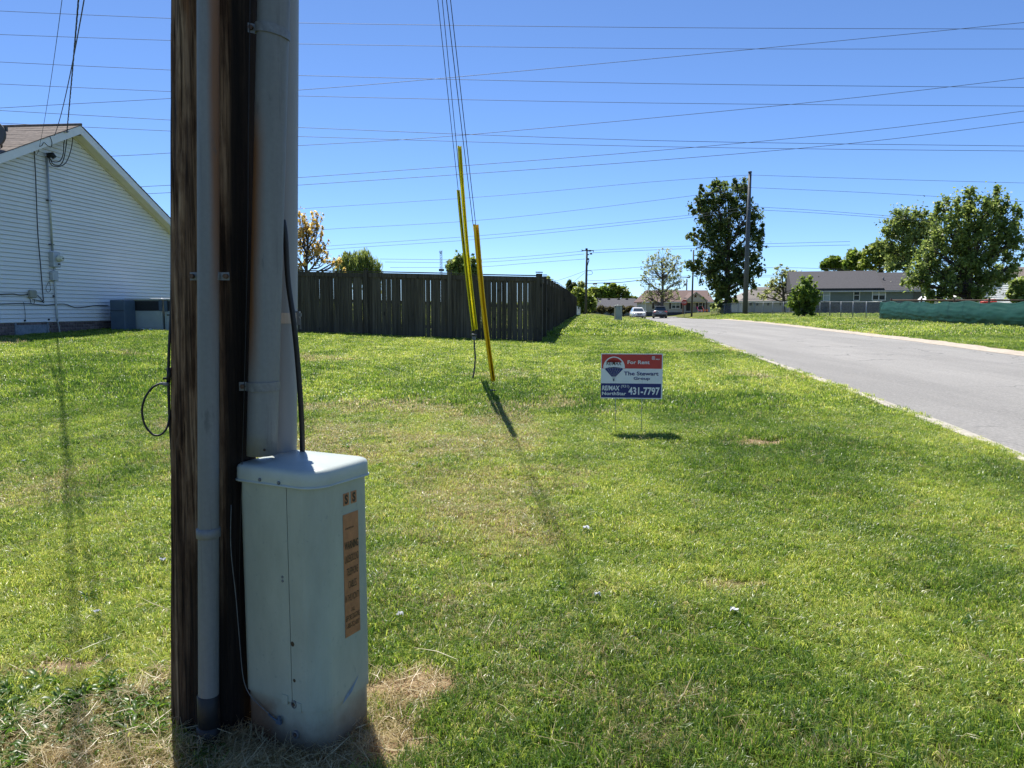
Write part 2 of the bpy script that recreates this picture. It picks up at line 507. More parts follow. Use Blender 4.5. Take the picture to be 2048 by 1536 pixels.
def mk_ground():
    m, t = newmat('lawn_soil')
    v = t.coords((1, 1, 1))
    a = t.new('ShaderNodeAttribute', attribute_name='bare')
    big = t.noise(v, .35, 5, .6); mid = t.noise(v, 2.2, 6, .65); fine = t.noise(v, 26, 5, .7)
    grass = t.ramp(big, [(.3, (.10, .125, .020)), (.5, (.14, .16, .030)), (.7, (.19, .19, .050))])
    grass = t.mix(.45, grass, t.ramp(mid, [(.3, (.08, .105, .016)), (.7, (.19, .19, .05))]))
    grass = t.mix(.5, grass, t.ramp(fine, [(.3, (.045, .06, .012)), (.7, (.17, .18, .055))]))
    soil = t.ramp(fine, [(.3, (.20, .12, .07)), (.7, (.50, .36, .23))])
    col = t.mix(a.outputs['Fac'], grass, soil)
    t.color(col); t.bsdf.inputs['Roughness'].default_value = .95; t.bsdf.inputs['Specular IOR Level'].default_value = .1
    t.bump(t.math('ADD', mid, fine), .7, .05)
    return m
M['ground'] = mk_ground()
def mk_grass(name):
    m, t = newmat(name)
    dry = t.new('ShaderNodeAttribute', attribute_name='dry', attribute_type='INSTANCER')
    yel = t.new('ShaderNodeAttribute', attribute_name='yel', attribute_type='INSTANCER')
    b = t.new('ShaderNodeAttribute', attribute_name='tint')
    k = t.math('ADD', t.math('MULTIPLY', yel.outputs['Fac'], .75), t.math('MULTIPLY', t.math('SUBTRACT', b.outputs['Fac'], .5), .8))
    green = t.ramp(k, [(0.0, (.070, .140, .020)), (.3, (.180, .285, .040)), (.6, (.38, .455, .075)), (1.0, (.64, .62, .18))])
    straw = t.ramp(b.outputs['Fac'], [(0, (.28, .20, .10)), (.5, (.50, .41, .22)), (1, (.66, .58, .36))])
    d = t.math('ADD', dry.outputs['Fac'], t.math('MULTIPLY', t.math('SUBTRACT', t.math('FRACT', t.math('MULTIPLY', b.outputs['Fac'], 7.31)), .5), .9))
    dd = t.maprange(d, .42, .58)
    col = t.mix(dd, green, straw)
    t.color(col)
    t.bsdf.inputs['Roughness'].default_value = .36
    t.bsdf.inputs['Specular IOR Level'].default_value = .5
    tr = t.new('ShaderNodeBsdfTranslucent')
    hs = t.new('ShaderNodeHueSaturation'); hs.inputs['Value'].default_value = 1.45; hs.inputs['Saturation'].default_value = 1.05
    t.l(col, hs.inputs['Color']); t.l(hs.outputs['Color'], tr.inputs['Color'])
    mx = t.new('ShaderNodeMixShader'); mx.inputs[0].default_value = .5
    t.l(t.bsdf.outputs[0], mx.inputs[1]); t.l(tr.outputs[0], mx.inputs[2]); t.l(mx.outputs[0], t.out.inputs['Surface'])
    return m
M['grass'] = mk_grass('grass_blades')
M['paper'] = simple('white_paper', (.55, .56, .56), .7, 0, .08, 30)
M['bark'] = simple('tree_bark', (.075, .060, .048), .9, 0, .4, 8, (1, 1, .3), bump=.5)
M['palebark'] = simple('pale_bark', (.15, .125, .105), .9, 0, .3, 8, (1, 1, .3))
M['steelpole'] = simple('grey_steel_pole', (.085, .095, .105), .55, .1, .12, 2, (1, 1, .2))
M['farwood'] = simple('grey_pole_wood', (.085, .080, .075), .9, 0, .25, 6, (1, 1, .1))
M['chain'] = simple('galvanised_mesh', (.26, .28, .29), .45, .5, .1, 4)
M['cream'] = simple('cream_siding', (.55, .51, .42), .6, 0, .06, 2)
M['greywall'] = simple('grey_green_siding', (.245, .27, .235), .7, 0, .08, 2)
M['greenwall'] = simple('sage_siding', (.205, .235, .205), .7, 0, .08, 2)
M['tanwall'] = simple('light_grey_siding', (.50, .50, .49), .7, 0, .06, 2)
M['whitewall'] = simple('bright_white_siding', (.76, .77, .76), .6, 0, .05, 2)
M['foundation'] = simple('dark_foundation', (.10, .10, .11), .9, 0, .25, 5)
M['glass'] = simple('dark_window_glass', (.045, .055, .06), .12, 0, .4, 2, spec=.6)
M['blind'] = simple('window_blind', (.42, .46, .45), .4, 0, .1, 6, (1, 1, 8))
M['shutter'] = simple('dark_shutter', (.03, .022, .02), .6, 0, .15, 6)
M['door'] = simple('dark_door', (.03, .032, .03), .5, 0, .15, 6)
M['greendoor'] = simple('olive_door', (.12, .125, .10), .6, 0, .1, 6)
M['rust'] = simple('rusty_star', (.09, .03, .018), .6, .2, .3, 8)
def mk_tarp():
    m, t = newmat('green_tarp')
    v = t.coords((1, 1, 1))
    n = t.noise(t.coords((1.2, 1.2, 4)), 1.0, 6, .6)
    col = t.ramp(n, [(.3, (.005, .047, .030)), (.7, (.010, .068, .044))])
    t.color(col); t.bsdf.inputs['Roughness'].default_value = .55; t.bsdf.inputs['Specular IOR Level'].default_value = .22
    t.bump(t.noise(t.coords((1.2, 1.2, 9)), 1.0, 6, .65), .3, .03)
    return m
M['tarp'] = mk_tarp()
M['carwhite'] = simple('white_car_paint', (.80, .81, .82), .18, 0, .02, 2, spec=.6)
M['cargrey'] = simple('grey_car_paint', (.13, .135, .145), .2, .5, .05, 2, spec=.6)
M['carglass'] = simple('car_glass', (.035, .05, .06), .06, 0, .1, 2, spec=.8)
M['tyre'] = simple('tyre_rubber', (.018, .018, .019), .8, 0, .2, 20)
M['rim'] = simple('alloy_rim', (.35, .36, .37), .35, .7, .1, 10)
M['carblack'] = simple('black_trim', (.02, .02, .022), .45, 0, .1, 10)
M['headlamp'] = simple('headlamp_glass', (.55, .58, .60), .1, .2, .1, 10, spec=.8)
M['taillamp'] = simple('tail_lamp_red', (.62, .05, .035), .2, 0, .1, 10, spec=.7)
M['plate'] = simple('number_plate', (.35, .40, .50), .5, 0, .1, 10)
M['stopred'] = simple('stop_red', (.45, .06, .05), .5, 0, .1, 10)
M['pink'] = simple('pink_plastic', (.75, .10, .28), .45, 0, .1, 6)
M['chairorange'] = simple('orange_plastic', (.85, .20, .05), .45, 0, .1, 6)
M['redpaint'] = simple('red_paint', (.55, .05, .035), .5, 0, .15, 6)
M['rail'] = simple('brown_rail', (.12, .075, .055), .8, 0, .25, 6)
M['lf_dark'] = leaf_mat('leaf_cottonwood', (.034, .058, .013), (.072, .108, .024), (.17, .21, .055), .45)
M['lf_maple'] = leaf_mat('leaf_maple', (.075, .115, .030), (.165, .22, .058), (.34, .39, .13), .54)
M['lf_light'] = leaf_mat('leaf_spring', (.10, .145, .026), (.18, .235, .045), (.29, .33, .085), .5)
M['lf_bronze'] = leaf_mat('leaf_bronze', (.24, .17, .045), (.46, .36, .10), (.70, .58, .24), .5)
M['lf_willow'] = leaf_mat('leaf_willow', (.10, .14, .035), (.18, .23, .06), (.28, .32, .11), .5)
M['lf_pale'] = leaf_mat('leaf_pale', (.16, .185, .065), (.28, .31, .12), (.42, .45, .21), .5)
M['lf_bush'] = leaf_mat('leaf_bush', (.065, .115, .018), (.13, .20, .034), (.23, .29, .065), .47)
M['lf_brown'] = leaf_mat('leaf_brown_hedge', (.055, .050, .024), (.10, .095, .042), (.17, .165, .075), .35)

def wloc(o):
    p = Vector((0, 0, 0))
    while o is not None:
        p += o.location; o = o.parent
    return p
def put(mb, name, mat, parent=None, origin=None):
    """build world-space shapes as one mesh whose origin is `origin` (default: its parent's place)"""
    base = wloc(parent) if parent else Vector((0, 0, 0))
    org = Vector(origin) if origin is not None else base
    mb.v = [(p[0] - org.x, p[1] - org.y, p[2] - org.z) for p in mb.v]
    o = link(name, mb.mesh(name, mat), parent)
    o.location = org - base
    return o

# ------------------------------------------------------------------ ground, road, kerbs
SOIL = [(2.32, 7.18, .30, .16), (2.2, 5.4, .12, .09), (-.40, 2.93, .26, .13), (1.15, 3.9, .20, .07), (-1.75, 2.62, .35, .12), (-.72, 2.52, .42, .22), (-1.9, 3.05, .25, .08)]
def bare(x, y):
    b = np.zeros_like(np.asarray(x, float))
    wob = (vnoise(x, y, 9, 3) - .5) * .8 + (vnoise(x, y, 30, 4) - .5) * .5
    for (cx, cy, rx, ry) in SOIL:
        d = np.sqrt(((x - cx) / rx) ** 2 + ((y - cy) / ry) ** 2) + wob
        b = np.maximum(b, 1 - sstep(.6, 1.15, d))
    return b
def axis(segs):
    out = []
    for a, b, st in segs: out += list(np.arange(a, b, st))
    out.append(segs[-1][1]); return np.array(out)
gx = axis([(-3000, -400, 400), (-400, -100, 40), (-100, -30, 6), (-30, -14, 1.2), (-14, -4, .45), (-4, 5, .13), (5, 14, .3), (14, 32, .6), (32, 100, 4), (100, 400, 40), (400, 3000, 400)])
gy = axis([(-80, -4, 6), (-4, 1, .6), (1, 9, .13), (9, 30, .35), (30, 70, .8), (70, 130, 1.5), (130, 260, 10), (260, 600, 50), (600, 4000, 400)])
GX, GY = np.meshgrid(gx, gy)
ins = np.minimum(GX - road_l(GY), road_r(GY) - GX)
GZ = G(GX, GY) - .07 * sstep(-.05, .25, ins) * (GY < 119)
near = (np.hypot(GX, GY) < 30)
GZ += near * ((vnoise(GX, GY, 1.6, 11) - .5) * .035 + (vnoise(GX, GY, 5, 12) - .5) * .014) * (ins < -.3)
nx, ny = len(gx), len(gy)
idx = np.arange(nx * ny).reshape(ny, nx)
quads = np.stack([idx[:-1, :-1], idx[:-1, 1:], idx[1:, 1:], idx[1:, :-1]], -1).reshape(-1)
gm = np_mesh('ground', np.stack([GX, GY, GZ], -1).reshape(-1, 3), quads, 4, M['ground'], {'bare': ('POINT', bare(GX, GY).ravel() * near.ravel())}, True)
tag(link('ground', gm), kind='structure')

RYS = np.concatenate([np.arange(-30, 60, 1.0), np.arange(60, 119, 2.0)])
def strip(name, mat, f0, f1, n, dz, edge=0.0):
    """a sheet that follows the road between offsets f0(y) and f1(y)"""
    V = []
    for y in RYS:
        a, b = f0(y), f1(y)
        for k in range(n + 1):
            x = a + (b - a) * k / n
            V.append((x, y, g(x, y) + dz))
    V = np.array(V); m = n + 1; q = []
    for i in range(len(RYS) - 1):
        for k in range(n):
            q += [i * m + k, i * m + k + 1, (i + 1) * m + k + 1, (i + 1) * m + k]
    o = link(name, np_mesh(name, V, q, 4, mat, None, True))
    tag(o, kind='structure'); return o
strip('road', M['asphalt'], lambda y: road_l(y) - .05, lambda y: road_r(y) + .05, 10, -.004)
def jit(y, s): return (float(vnoise(np.array([y]), np.array([s * 3.7]), 1.1, s)[0]) - .5)
def kerb(name, x0, x1, mat, h):
    mb = MB(); ys = np.arange(-10, 60, .45)
    rings = []
    for y in ys:
        a, b = x0(y), x1(y)
        za, zb = g(a, y), g(b, y)
        rings.append([(a, y, za - .12), (a, y, za + h), (a + (b - a) * .25, y, za + h + .012), (b - (b - a) * .2, y, zb + h), (b, y, zb + .004), (b, y, zb - .12)])
    mb.loft(rings, smooth=False)
    return tag(mb.build(name, mat), kind='structure')
kerb('kerb', lambda y: road_l(y) - .13 + .07 * jit(y, 1), lambda y: road_l(y) + .05 + .05 * jit(y, 2), M['kerb'], .022)
kerb('gutter', lambda y: road_r(y) + .75 + .35 * jit(y, 3), lambda y: road_r(y) + .02 + .12 * jit(y, 4), M['gutter'], .016)
# (the road runs on behind the rise)

# ------------------------------------------------------------------ utility pole with its risers
PB = Vector((-1.106, 2.72, -0.02))
LEAN = .039
pole = empty('utility_pole', PB, 'weathered brown wooden utility pole with steel and plastic pipes strapped to it', 'utility pole')
def sweep(z):
    """how far the shaft has drifted to the right at height z: it leans, then straightens"""
    return LEAN * np.where(np.asarray(z) < 3, z, 3 + (np.asarray(z) - 3) * .1)
def pole_axis(z): return Vector((PB.x + LEAN * z, PB.y, z))
def mk_shaft():
    na, zs = 168, np.concatenate([np.linspace(-.25, 2.6, 90), np.linspace(2.75, 10.6, 40)])
    th = np.linspace(0, 2 * PI, na, endpoint=False)
    T, Z = np.meshgrid(th, zs)
    r = .139 - .0036 * Z
    r = r + .006 * np.sin(2 * T + 1.0) + .004 * (vnoise(T * 3, Z, 1.2, 21) - .5)
    # long drying checks, wandering a little
    for (a, dep, w, z0, z1, sd) in [(4.55, .013, .022, -1, 11, 1), (4.25, .010, .018, .1, 1.9, 2), (4.85, .014, .025, .5, 11, 3), (5.15, .010, .02, -1, 1.4, 4), (3.8, .013, .03, -1, 11, 5),
                                   (3.5, .009, .02, .8, 11, 6), (4.05, .009, .014, 1.1, 2.6, 7), (5.4, .012, .025, -1, 11, 8), (4.68, .008, .013, .2, 1.2, 9), (3.65, .009, .016, 0, 1.3, 10)]:
        wa = a + (vnoise(Z * 0 + sd, Z, 1.7, sd) - .5) * .14
        d = np.angle(np.exp(1j * (T - wa)))
        r = r - dep * np.exp(-(d / w) ** 2) * sstep(z0, z0 + .2, Z) * (1 - sstep(z1 - .2, z1, Z)) * (.5 + vnoise(Z * 0, Z, 4, sd + 30))
    # flakes lifted or lost on the weathered left flank
    fl = vnoise(T * 5, Z * 1.4, 1.6, 77)
    r = r - .007 * sstep(.58, .66, fl) * sstep(3.0, 3.3, T) * (1 - sstep(4.2, 4.5, T))
    r = r + (vnoise(T * 30, Z * 2.5, 1.0, 78) - .5) * .0035
    V = np.stack([sweep(Z) + r * np.cos(T), r * np.sin(T), Z - PB.z * 0], -1).reshape(-1, 3)
    ix = np.arange(len(zs) * na).reshape(len(zs), na)
    nxt = np.roll(ix, -1, 1)
    q = np.stack([ix[:-1], nxt[:-1], nxt[1:], ix[1:]], -1).reshape(-1)
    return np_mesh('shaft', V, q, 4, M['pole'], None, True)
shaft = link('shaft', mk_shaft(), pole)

def tilt_tube(name, mat, base, lean, z0, z1, r, parent, n=40, bottom=None, hollow=False, rings=24):
    mb = MB(); rr = []
    for i in range(rings + 1):
        z = z0 + (z1 - z0) * i / rings
        rr.append([(lean * (z - base.z) + r * math.cos(t), r * math.sin(t), z - base.z) for t in np.linspace(0, 2 * PI, n, endpoint=False)])
    if hollow:
        rr = [[(lean * (z0 + .3 - base.z) + (r - .004) * math.cos(t), (r - .004) * math.sin(t), z0 + .3 - base.z) for t in np.linspace(0, 2 * PI, n, endpoint=False)],
              [(lean * (z0 - base.z) + (r - .004) * math.cos(t), (r - .004) * math.sin(t), z0 - base.z) for t in np.linspace(0, 2 * PI, n, endpoint=False)]] + rr
    mb.loft(rr, True, True)
    o = link(name, mb.mesh(name, mat), parent)
    o.location = base - wloc(parent)
    return o
# steel conduit on the front of the pole
CB = Vector((-1.060, 2.557, 0.0))
conduit = tilt_tube('steel_conduit', M['conduit'], CB, .037, -.05, 5.2, .0342, pole, rings=60)
def ring_at(mb, c, r0, r1, h, n=36, lean=0.0):
    a = [(c[0] + r1 * math.cos(t), c[1] + r1 * math.sin(t), c[2] - h / 2) for t in np.linspace(0, 2 * PI, n, endpoint=False)]
    b = [(p[0], p[1], c[2] + h / 2) for p in a]
    a2 = [(c[0] + r0 * math.cos(t), c[1] + r0 * math.sin(t), c[2] - h / 2 - .003) for t in np.linspace(0, 2 * PI, n, endpoint=False)]
    b2 = [(p[0], p[1], c[2] + h / 2 + .003) for p in a2]
    mb.loft([a2, a, b, b2], False, False)
def cax(z): return Vector((CB.x + .037 * z, CB.y, z))
def zpix(v, Y): return zat(v, Y)
mb = MB(); c = cax(zpix(1073, 2.51)); ring_at(mb, c, .033, .0395, .030); put(mb, 'coupling', M['conduit'], conduit, c)
mb = MB()
c = cax(.105); ring_at(mb, c, .033, .0368, .13)
c = cax(.028); ring_at(mb, c, .033, .0400, .06)
put(mb, 'rubber_boot', M['black'], conduit, cax(0))
def strap_half(mb, c, r, h, t, a0, a1, tabs, rotz=0.0, slope=0.0, tab=.035):
    """a flat steel strap over a pipe with tabs lying on the wood"""
    n = 20; pts = []
    for i in range(n + 1):
        a = a0 + (a1 - a0) * i / n
        pts.append((math.cos(a), math.sin(a)))
    prof = [(c[0] + p[0] * r, c[1] + p[1] * r) for p in pts]
    nrm = list(pts)
    def tabpts(p, s):
        d = Vector((-pts[0][1], pts[0][0])) if False else None
        return None
    path = prof[:]; nn = nrm[:]
    if 'a' in tabs: path = [(prof[0][0] - tab, prof[0][1] + .004)] + path; nn = [(0, -1)] + nn
    if 'b' in tabs: path = path + [(prof[-1][0] + tab, prof[-1][1] + .004)]; nn = nn + [(0, -1)]
    rings = []
    for (p, q) in zip(path, nn):
        z = c[2] + slope * (p[0] - c[0])
        rings.append([(p[0], p[1], z - h / 2), (p[0] + q[0] * t, p[1] + q[1] * t, z - h / 2), (p[0] + q[0] * t, p[1] + q[1] * t, z + h / 2), (p[0], p[1], z + h / 2)])
    mb.loft(rings, smooth=False)
def bolt(parent, p, r=.0085):
    mb = MB()
    mb.loft([[(p[0] + r * math.cos(t), p[1] + yy, p[2] + r * math.sin(t)) for t in np.linspace(0, 2 * PI, 6, endpoint=False)] for yy in (0.01, -.008)], smooth=False)
    return put(mb, 'bolt', M['bolt'], parent, p)
zc = zpix(551, 2.51); c = cax(zc); mb = MB()
strap_half(mb, (c.x, c.y + .012, c.z), .0352, .026, .003, PI * 1.02, PI * 1.98, 'ab', tab=.030)
s1 = put(mb, 'strap', M['strap'], conduit, c)
bolt(s1, (c.x - .056, c.y + .004, c.z)); bolt(s1, (c.x + .056, c.y + .004, c.z))
# U-guard (larger steel riser) on the right of the pole, cut off above the pedestal
UB = Vector((-.870, 2.64, 1.0))
uguard = tilt_tube('cable_riser', M['uguard'], UB, .057, 1.0, 5.2, .0515, pole, n=48, hollow=True, rings=50)
def uax(z): return Vector((UB.x + .057 * (z - 1.0), UB.y, z))
for v, sl, tb in ((50, -.22, .03), (776, 0.02, .032)):
    zc = zpix(v, 2.57); c = uax(zc); mb = MB()
    strap_half(mb, c, .0525, .030, .004, PI * 1.0, PI * 2.02, 'a', slope=sl, tab=tb)
    s = put(mb, 'strap', M['strap'], uguard, c)
    bolt(s, (c.x - .071, c.y - .002, c.z + sl * -.071))
mb = MB(); c = uax(1.012); a = R(-62)
mb.sphere((c.x + .0505 * math.cos(a), c.y + .0505 * math.sin(a), c.z + .012), .005, 8, 5); put(mb, 'screw_hole', M['decal_black'], uguard, c)
# grey plastic pipe behind it
VB = Vector((-.886, 2.84, 0.0))
pvc = tilt_tube('plastic_pipe', M['pvc'], VB, .031, -.05, 5.2, .050, pole, n=36, rings=20)
zc = zpix(636, 2.85); c = Vector((VB.x + .031 * zc, VB.y, zc)); mb = MB()
strap_half(mb, c, .051, .038, .003, PI * .9, PI * 2.1, '')
s = put(mb, 'strap', M['tanstrap'], pvc, c)
mb = MB(); mb.box((c.x + .056, c.y - .004, c.z), (.012, .02, .05)); mb.box((c.x + .063, c.y - .006, c.z + .012), (.008, .012, .012)); mb.box((c.x + .063, c.y - .006, c.z - .02), (.004, .006, .04)); put(mb, 'buckle', M['strap'], s, c)
# thick black cable dropping between riser and pipe
cab = [at(566, 440, 2.74), at(571, 475, 2.74), at(576, 560, 2.75), at(587, 640, 2.75), at(595, 720, 2.76), at(601, 800, 2.77), at(604, 860, 2.79), at(605, 930, 2.81), at(605, 1000, 2.82)]
def smooth_path(pts, k=6):
    pts = [Vector(p) for p in pts]; out = []
    for i in range(len(pts) - 1):
        p0, p1, p2, p3 = pts[max(i - 1, 0)], pts[i], pts[i + 1], pts[min(i + 2, len(pts) - 1)]
        for j in range(k):
            t = j / k
            out.append(.5 * ((2 * p1) + (p2 - p0) * t + (2 * p0 - 5 * p1 + 4 * p2 - p3) * t * t + (3 * p1 - p0 - 3 * p2 + p3) * t ** 3))
    out.append(pts[-1]); return out
mb = MB(); mb.tube(smooth_path(cab), .0095, 12); put(mb, 'black_cable', M['black'], pole)
# black coaxial cable on the left edge with a service loop
main = [at(350, -700, 2.66), at(348, 0, 2.66), at(346, 150, 2.66), at(344, 250, 2.66), at(344, 450, 2.66), at(343, 600, 2.66), at(338, 700, 2.65), at(337, 760, 2.65), at(339, 830, 2.65), at(344, 920, 2.66), at(348, 1100, 2.66), at(354, 1450, 2.70)]
mb = MB(); mb.tube(smooth_path(main), .0052, 8); coax = put(mb, 'coax_cable', M['black'], pole)
loop = [at(334, 768, 2.64), at(322, 767, 2.64), at(305, 775, 2.62), at(290, 796, 2.60), at(284, 822, 2.60), at(289, 848, 2.60), at(301, 865, 2.60), at(313, 871, 2.60), at(326, 866, 2.61), at(336, 850, 2.63), at(339, 825, 2.65), at(338, 790, 2.65)]
mb = MB(); mb.tube(smooth_path(loop), .0037, 8); put(mb, 'cable_loop', M['black'], coax)
mb = MB(); mb.tube([at(337, 769, 2.63), at(326, 767, 2.63)], .0065, 10); mb.tube([at(326, 767, 2.63), at(319, 767, 2.63)], .0045, 10); put(mb, 'connector', M['conduit'], coax)
mb = MB(); mb.tube([at(338, 735, 2.64), at(337, 765, 2.64)], .0075, 8); mb.box(at(330, 757, 2.64), (.012, .01, .008)); mb.box(at(333, 738, 2.64), (.014, .006, .003)); put(mb, 'tap', M['black'], coax)
# bare ground wire in the shade on the front of the pole
gw = [at(501, -300, 2.61), at(500, 0, 2.61), at(497, 250, 2.61), at(495, 500, 2.61), at(488, 800, 2.61), at(482, 1000, 2.62), at(478, 1200, 2.64)]
mb = MB(); mb.tube(smooth_path(gw), .0016, 6); put(mb, 'ground_wire', M['black'], pole)

# ------------------------------------------------------------------ telephone pedestal
E1 = Vector((.8914, -.4532, 0)); E2 = Vector((.4532, .8914, 0))
BC = Vector((-.920, 2.70, 0)) + E1 * .158 + E2 * .138 + Vector((-.018, -.072, 0))
BC.z = -.035
ANG = math.atan2(E1.y, E1.x)
ped = empty('telephone_pedestal', BC, 'pale grey-green metal cable pedestal at the foot of the wooden pole', 'cable pedestal', rz=ANG)
ped.scale = (1, 1, 1.075)
BW, BD = .350, .292                     # left face, right face
def rrect(w, d, r, n=10, e=0.0):
    """rounded rectangle, anticlockwise, starting at the back-left corner of the front (-y) face"""
    w2, d2 = w / 2 + e, d / 2 + e
    pts = []
    for (cx, cy, a0, rr) in ((-w2, -d2, PI, r * .45), (w2, -d2, 1.5 * PI, r), (w2, d2, 0, r * .6), (-w2, d2, .5 * PI, r * .4)):
        sx, sy = (1 if cx < 0 else -1), (1 if cy < 0 else -1)
        for i in range(n + 1):
            a = a0 + (PI / 2) * i / n
            pts.append((cx + sx * rr + rr * math.cos(a), cy + sy * rr + rr * math.sin(a)))
    return pts
def wall_part(mb, path, z0, z1, t, tap0=1.0, tap1=1.0):
    """a bent sheet following `path` (open), thickness t inwards"""
    n = len(path)
    inner = []
    for i, p in enumerate(path):
        a = Vector((*path[max(i - 1, 0)], 0)); b = Vector((*path[min(i + 1, n - 1)], 0))
        d = (b - a).normalized(); nrm = Vector((-d.y, d.x, 0))
        inner.append((p[0] + nrm.x * t, p[1] + nrm.y * t))
    zs = [z0, z0 + .003, z1 - .003, z1]
    rings = []
    for i in range(n):
        o, q = path[i], inner[i]
        rings.append([(o[0], o[1], z0), (o[0], o[1], z1), (q[0], q[1], z1), (q[0], q[1], z0)])
    mb.loft(rings, smooth=False)
def dense(path, k=6):
    out = []
    for i in range(len(path) - 1):
        for j in range(k): out.append((path[i][0] + (path[i + 1][0] - path[i][0]) * j / k, path[i][1] + (path[i + 1][1] - path[i][1]) * j / k))
    out.append(path[-1]); return out
def split_path(w, d, r, e, xs):
    """outline from the back-left corner round the front: left panel up to x = xs, right panel from there"""
    full = rrect(w, d, r, 10, e)
    front_y = -d / 2 - e
    k = 10                                  # last point of the first corner arc
    left = full[:k + 1] + [(xs - .0015, front_y)]
    right = [(xs + .0015, front_y)] + full[k + 1:]
    return [full[-1]] + left, right + [full[0]]
XS = .052
lp, rp = split_path(BW, BD, .075, 0, XS)
def smooth_wall(name, path, z0, z1, mat, parent):
    mb = MB(); wall_part(mb, dense(path, 2), z0, z1, .004)
    me = mb.mesh(name, mat)
    return link(name, me, parent)
pan_l = smooth_wall('left_panel', lp, .178, .902, M['box'], ped)
pan_r = smooth_wall('right_panel', rp, .160, .902, M['box'], ped)
bl, br = split_path(BW, BD, .075, -.005, XS + .004)
mb = MB(); wall_part(mb, bl + br, -.12, .20, .004); link('base', mb.mesh('base', M['box']), ped)
# tab on the lower edge of the left panel and right panel
mb = MB(); fy = -BD / 2
mb.box((.020, fy - .001, .184), (.026, .005, .030)); link('latch_tab', mb.mesh('latch_tab', M['box']), ped)
mb = MB(); mb.box((.077, fy - .001, .17), (.030, .005, .030)); link('latch_tab', mb.mesh('latch_tab', M['box']), ped)
mb = MB()
rings = []
for z, e in ((.884, .0075), (.887, .0095), (.922, .0088), (.930, .006), (.935, .0), (.938, -.010), (.941, -.03), (.945, -.07), (.947, -.11)):
    rings.append([(p[0], p[1], z + .004 * (p[1] + .14)) if z > .9 else (p[0], p[1], z) for p in rrect(BW, BD, max(.075 + e * .6, .012), 10, e)])
mb.loft(rings, True, True, True)
lid = link('lid', mb.mesh('lid', M['boxlid']), ped)
mb = MB(); mb.loft([[(p[0], p[1], z) for p in rrect(BW, BD, .08, 10, e)] for z, e in ((.881, .008), (.881, .0125), (.886, .0125), (.887, .0095))], False, False); link('lid_lip', mb.mesh('lid_lip', M['boxlid']), lid)
def stud(name, p, r, mat, parent, axis='y', hexa=True, depth=.006):
    mb = MB(); n = 6 if hexa else 12
    mb.loft([[(p[0] + r * k * math.cos(t), p[1] + yy, p[2] + r * k * math.sin(t)) for t in np.linspace(0, 2 * PI, n, endpoint=False)] for yy, k in ((.004, 1), (-depth * .7, 1), (-depth, .75))], smooth=False)
    return link(name, mb.mesh(name, mat), parent)
stud('screw', (-.055, fy - .0095, .895), .006, M['strap'], lid); stud('screw', (.030, fy - .0095, .893), .006, M['strap'], lid)
def washer_bolt(x, z):
    mb = MB(); n = 16
    for r0, yy, rr in ((0, 0, .013),):
        mb.loft([[(x + q * math.cos(t), fy + y2, z + q * math.sin(t)) for t in np.linspace(0, 2 * PI, n, endpoint=False)] for q, y2 in ((.013, .004), (.013, -.004), (.009, -.005), (.008, -.001))], True, True, False)
    o = link('bolt', mb.mesh('bolt', M['strap']), ped)
    stud('bolt_head', (x, fy - .001, z), .0055, M['bolt'], o)
washer_bolt(.062, .176); washer_bolt(.064, .075)
stud('hole', (.060, fy + .002, .375), .0085, M['decal_black'], ped, hexa=False, depth=.003)
stud('hole', (.064, fy + .002, .255), .006, M['decal_black'], ped, hexa=False, depth=.003)
stud('rivet', (.024, fy + .001, .575), .0045, M['strap'], ped, hexa=False, depth=.004); stud('rivet', (.024, fy + .001, .588), .0045, M['strap'], ped, hexa=False, depth=.004)
mb = MB(); mb.tube([(-.055, fy - .004, .118), (-.03, fy - .007, .11), (-.012, fy - .006, .104)], .0032, 8); mb.box((-.008, fy - .005, .103), (.022, .008, .014)); mb.box((-.004, fy - .006, .116), (.008, .008, .012))
link('ground_clamp', mb.mesh('ground_clamp', M['acblue']), ped)
mb = MB(); mb.tube(smooth_path([(-.19, -.16, .80), (-.188, -.17, .66), (-.178, -.165, .50), (-.172, -.16, .34), (-.165, -.156, .22), (-.14, -.152, .165), (-.09, -.150, .135), (-.055, -.148, .118)]), .0016, 6)
link('loose_wire', mb.mesh('loose_wire', M['strap']), ped)

def text_mesh(body, x0, x1, z0, z1, bold=.02, shear=0.0, depth=.001):
    """lettering as a flat mesh that fills the box x0..x1, z0..z1 in its own plane"""
    cu = bpy.data.curves.new('t', 'FONT'); cu.body = body; cu.size = 1; cu.offset = bold; cu.shear = shear
    cu.resolution_u = 3
    cu.align_x = 'LEFT'
    ob = bpy.data.objects.new('t', cu); COL.objects.link(ob)
    dg = bpy.context.evaluated_depsgraph_get()
    me = bpy.data.meshes.new_from_object(ob.evaluated_get(dg))
    bpy.data.objects.remove(ob); bpy.data.curves.remove(cu)
    n = len(me.vertices); co = np.empty(n * 3, np.float32); me.vertices.foreach_get('co', co); co = co.reshape(-1, 3)
    mn, mx = co.min(0), co.max(0)
    X = x0 + (co[:, 0] - mn[0]) / (mx[0] - mn[0]) * (x1 - x0)
    Z = z0 + (co[:, 1] - mn[1]) / (mx[1] - mn[1]) * (z1 - z0)
    me.vertices.foreach_set('co', np.stack([X, np.zeros(n), Z], -1).astype(np.float32).ravel()); me.update()
    return me
def text_part(name, body, x0, x1, z0, z1, mat, parent, y=0.0, **k):
    me = text_mesh(body, x0, x1, z0, z1, **k); me.name = name; me.materials.clear(); me.materials.append(mat)
    return link(name, me, parent, (0, y, 0))
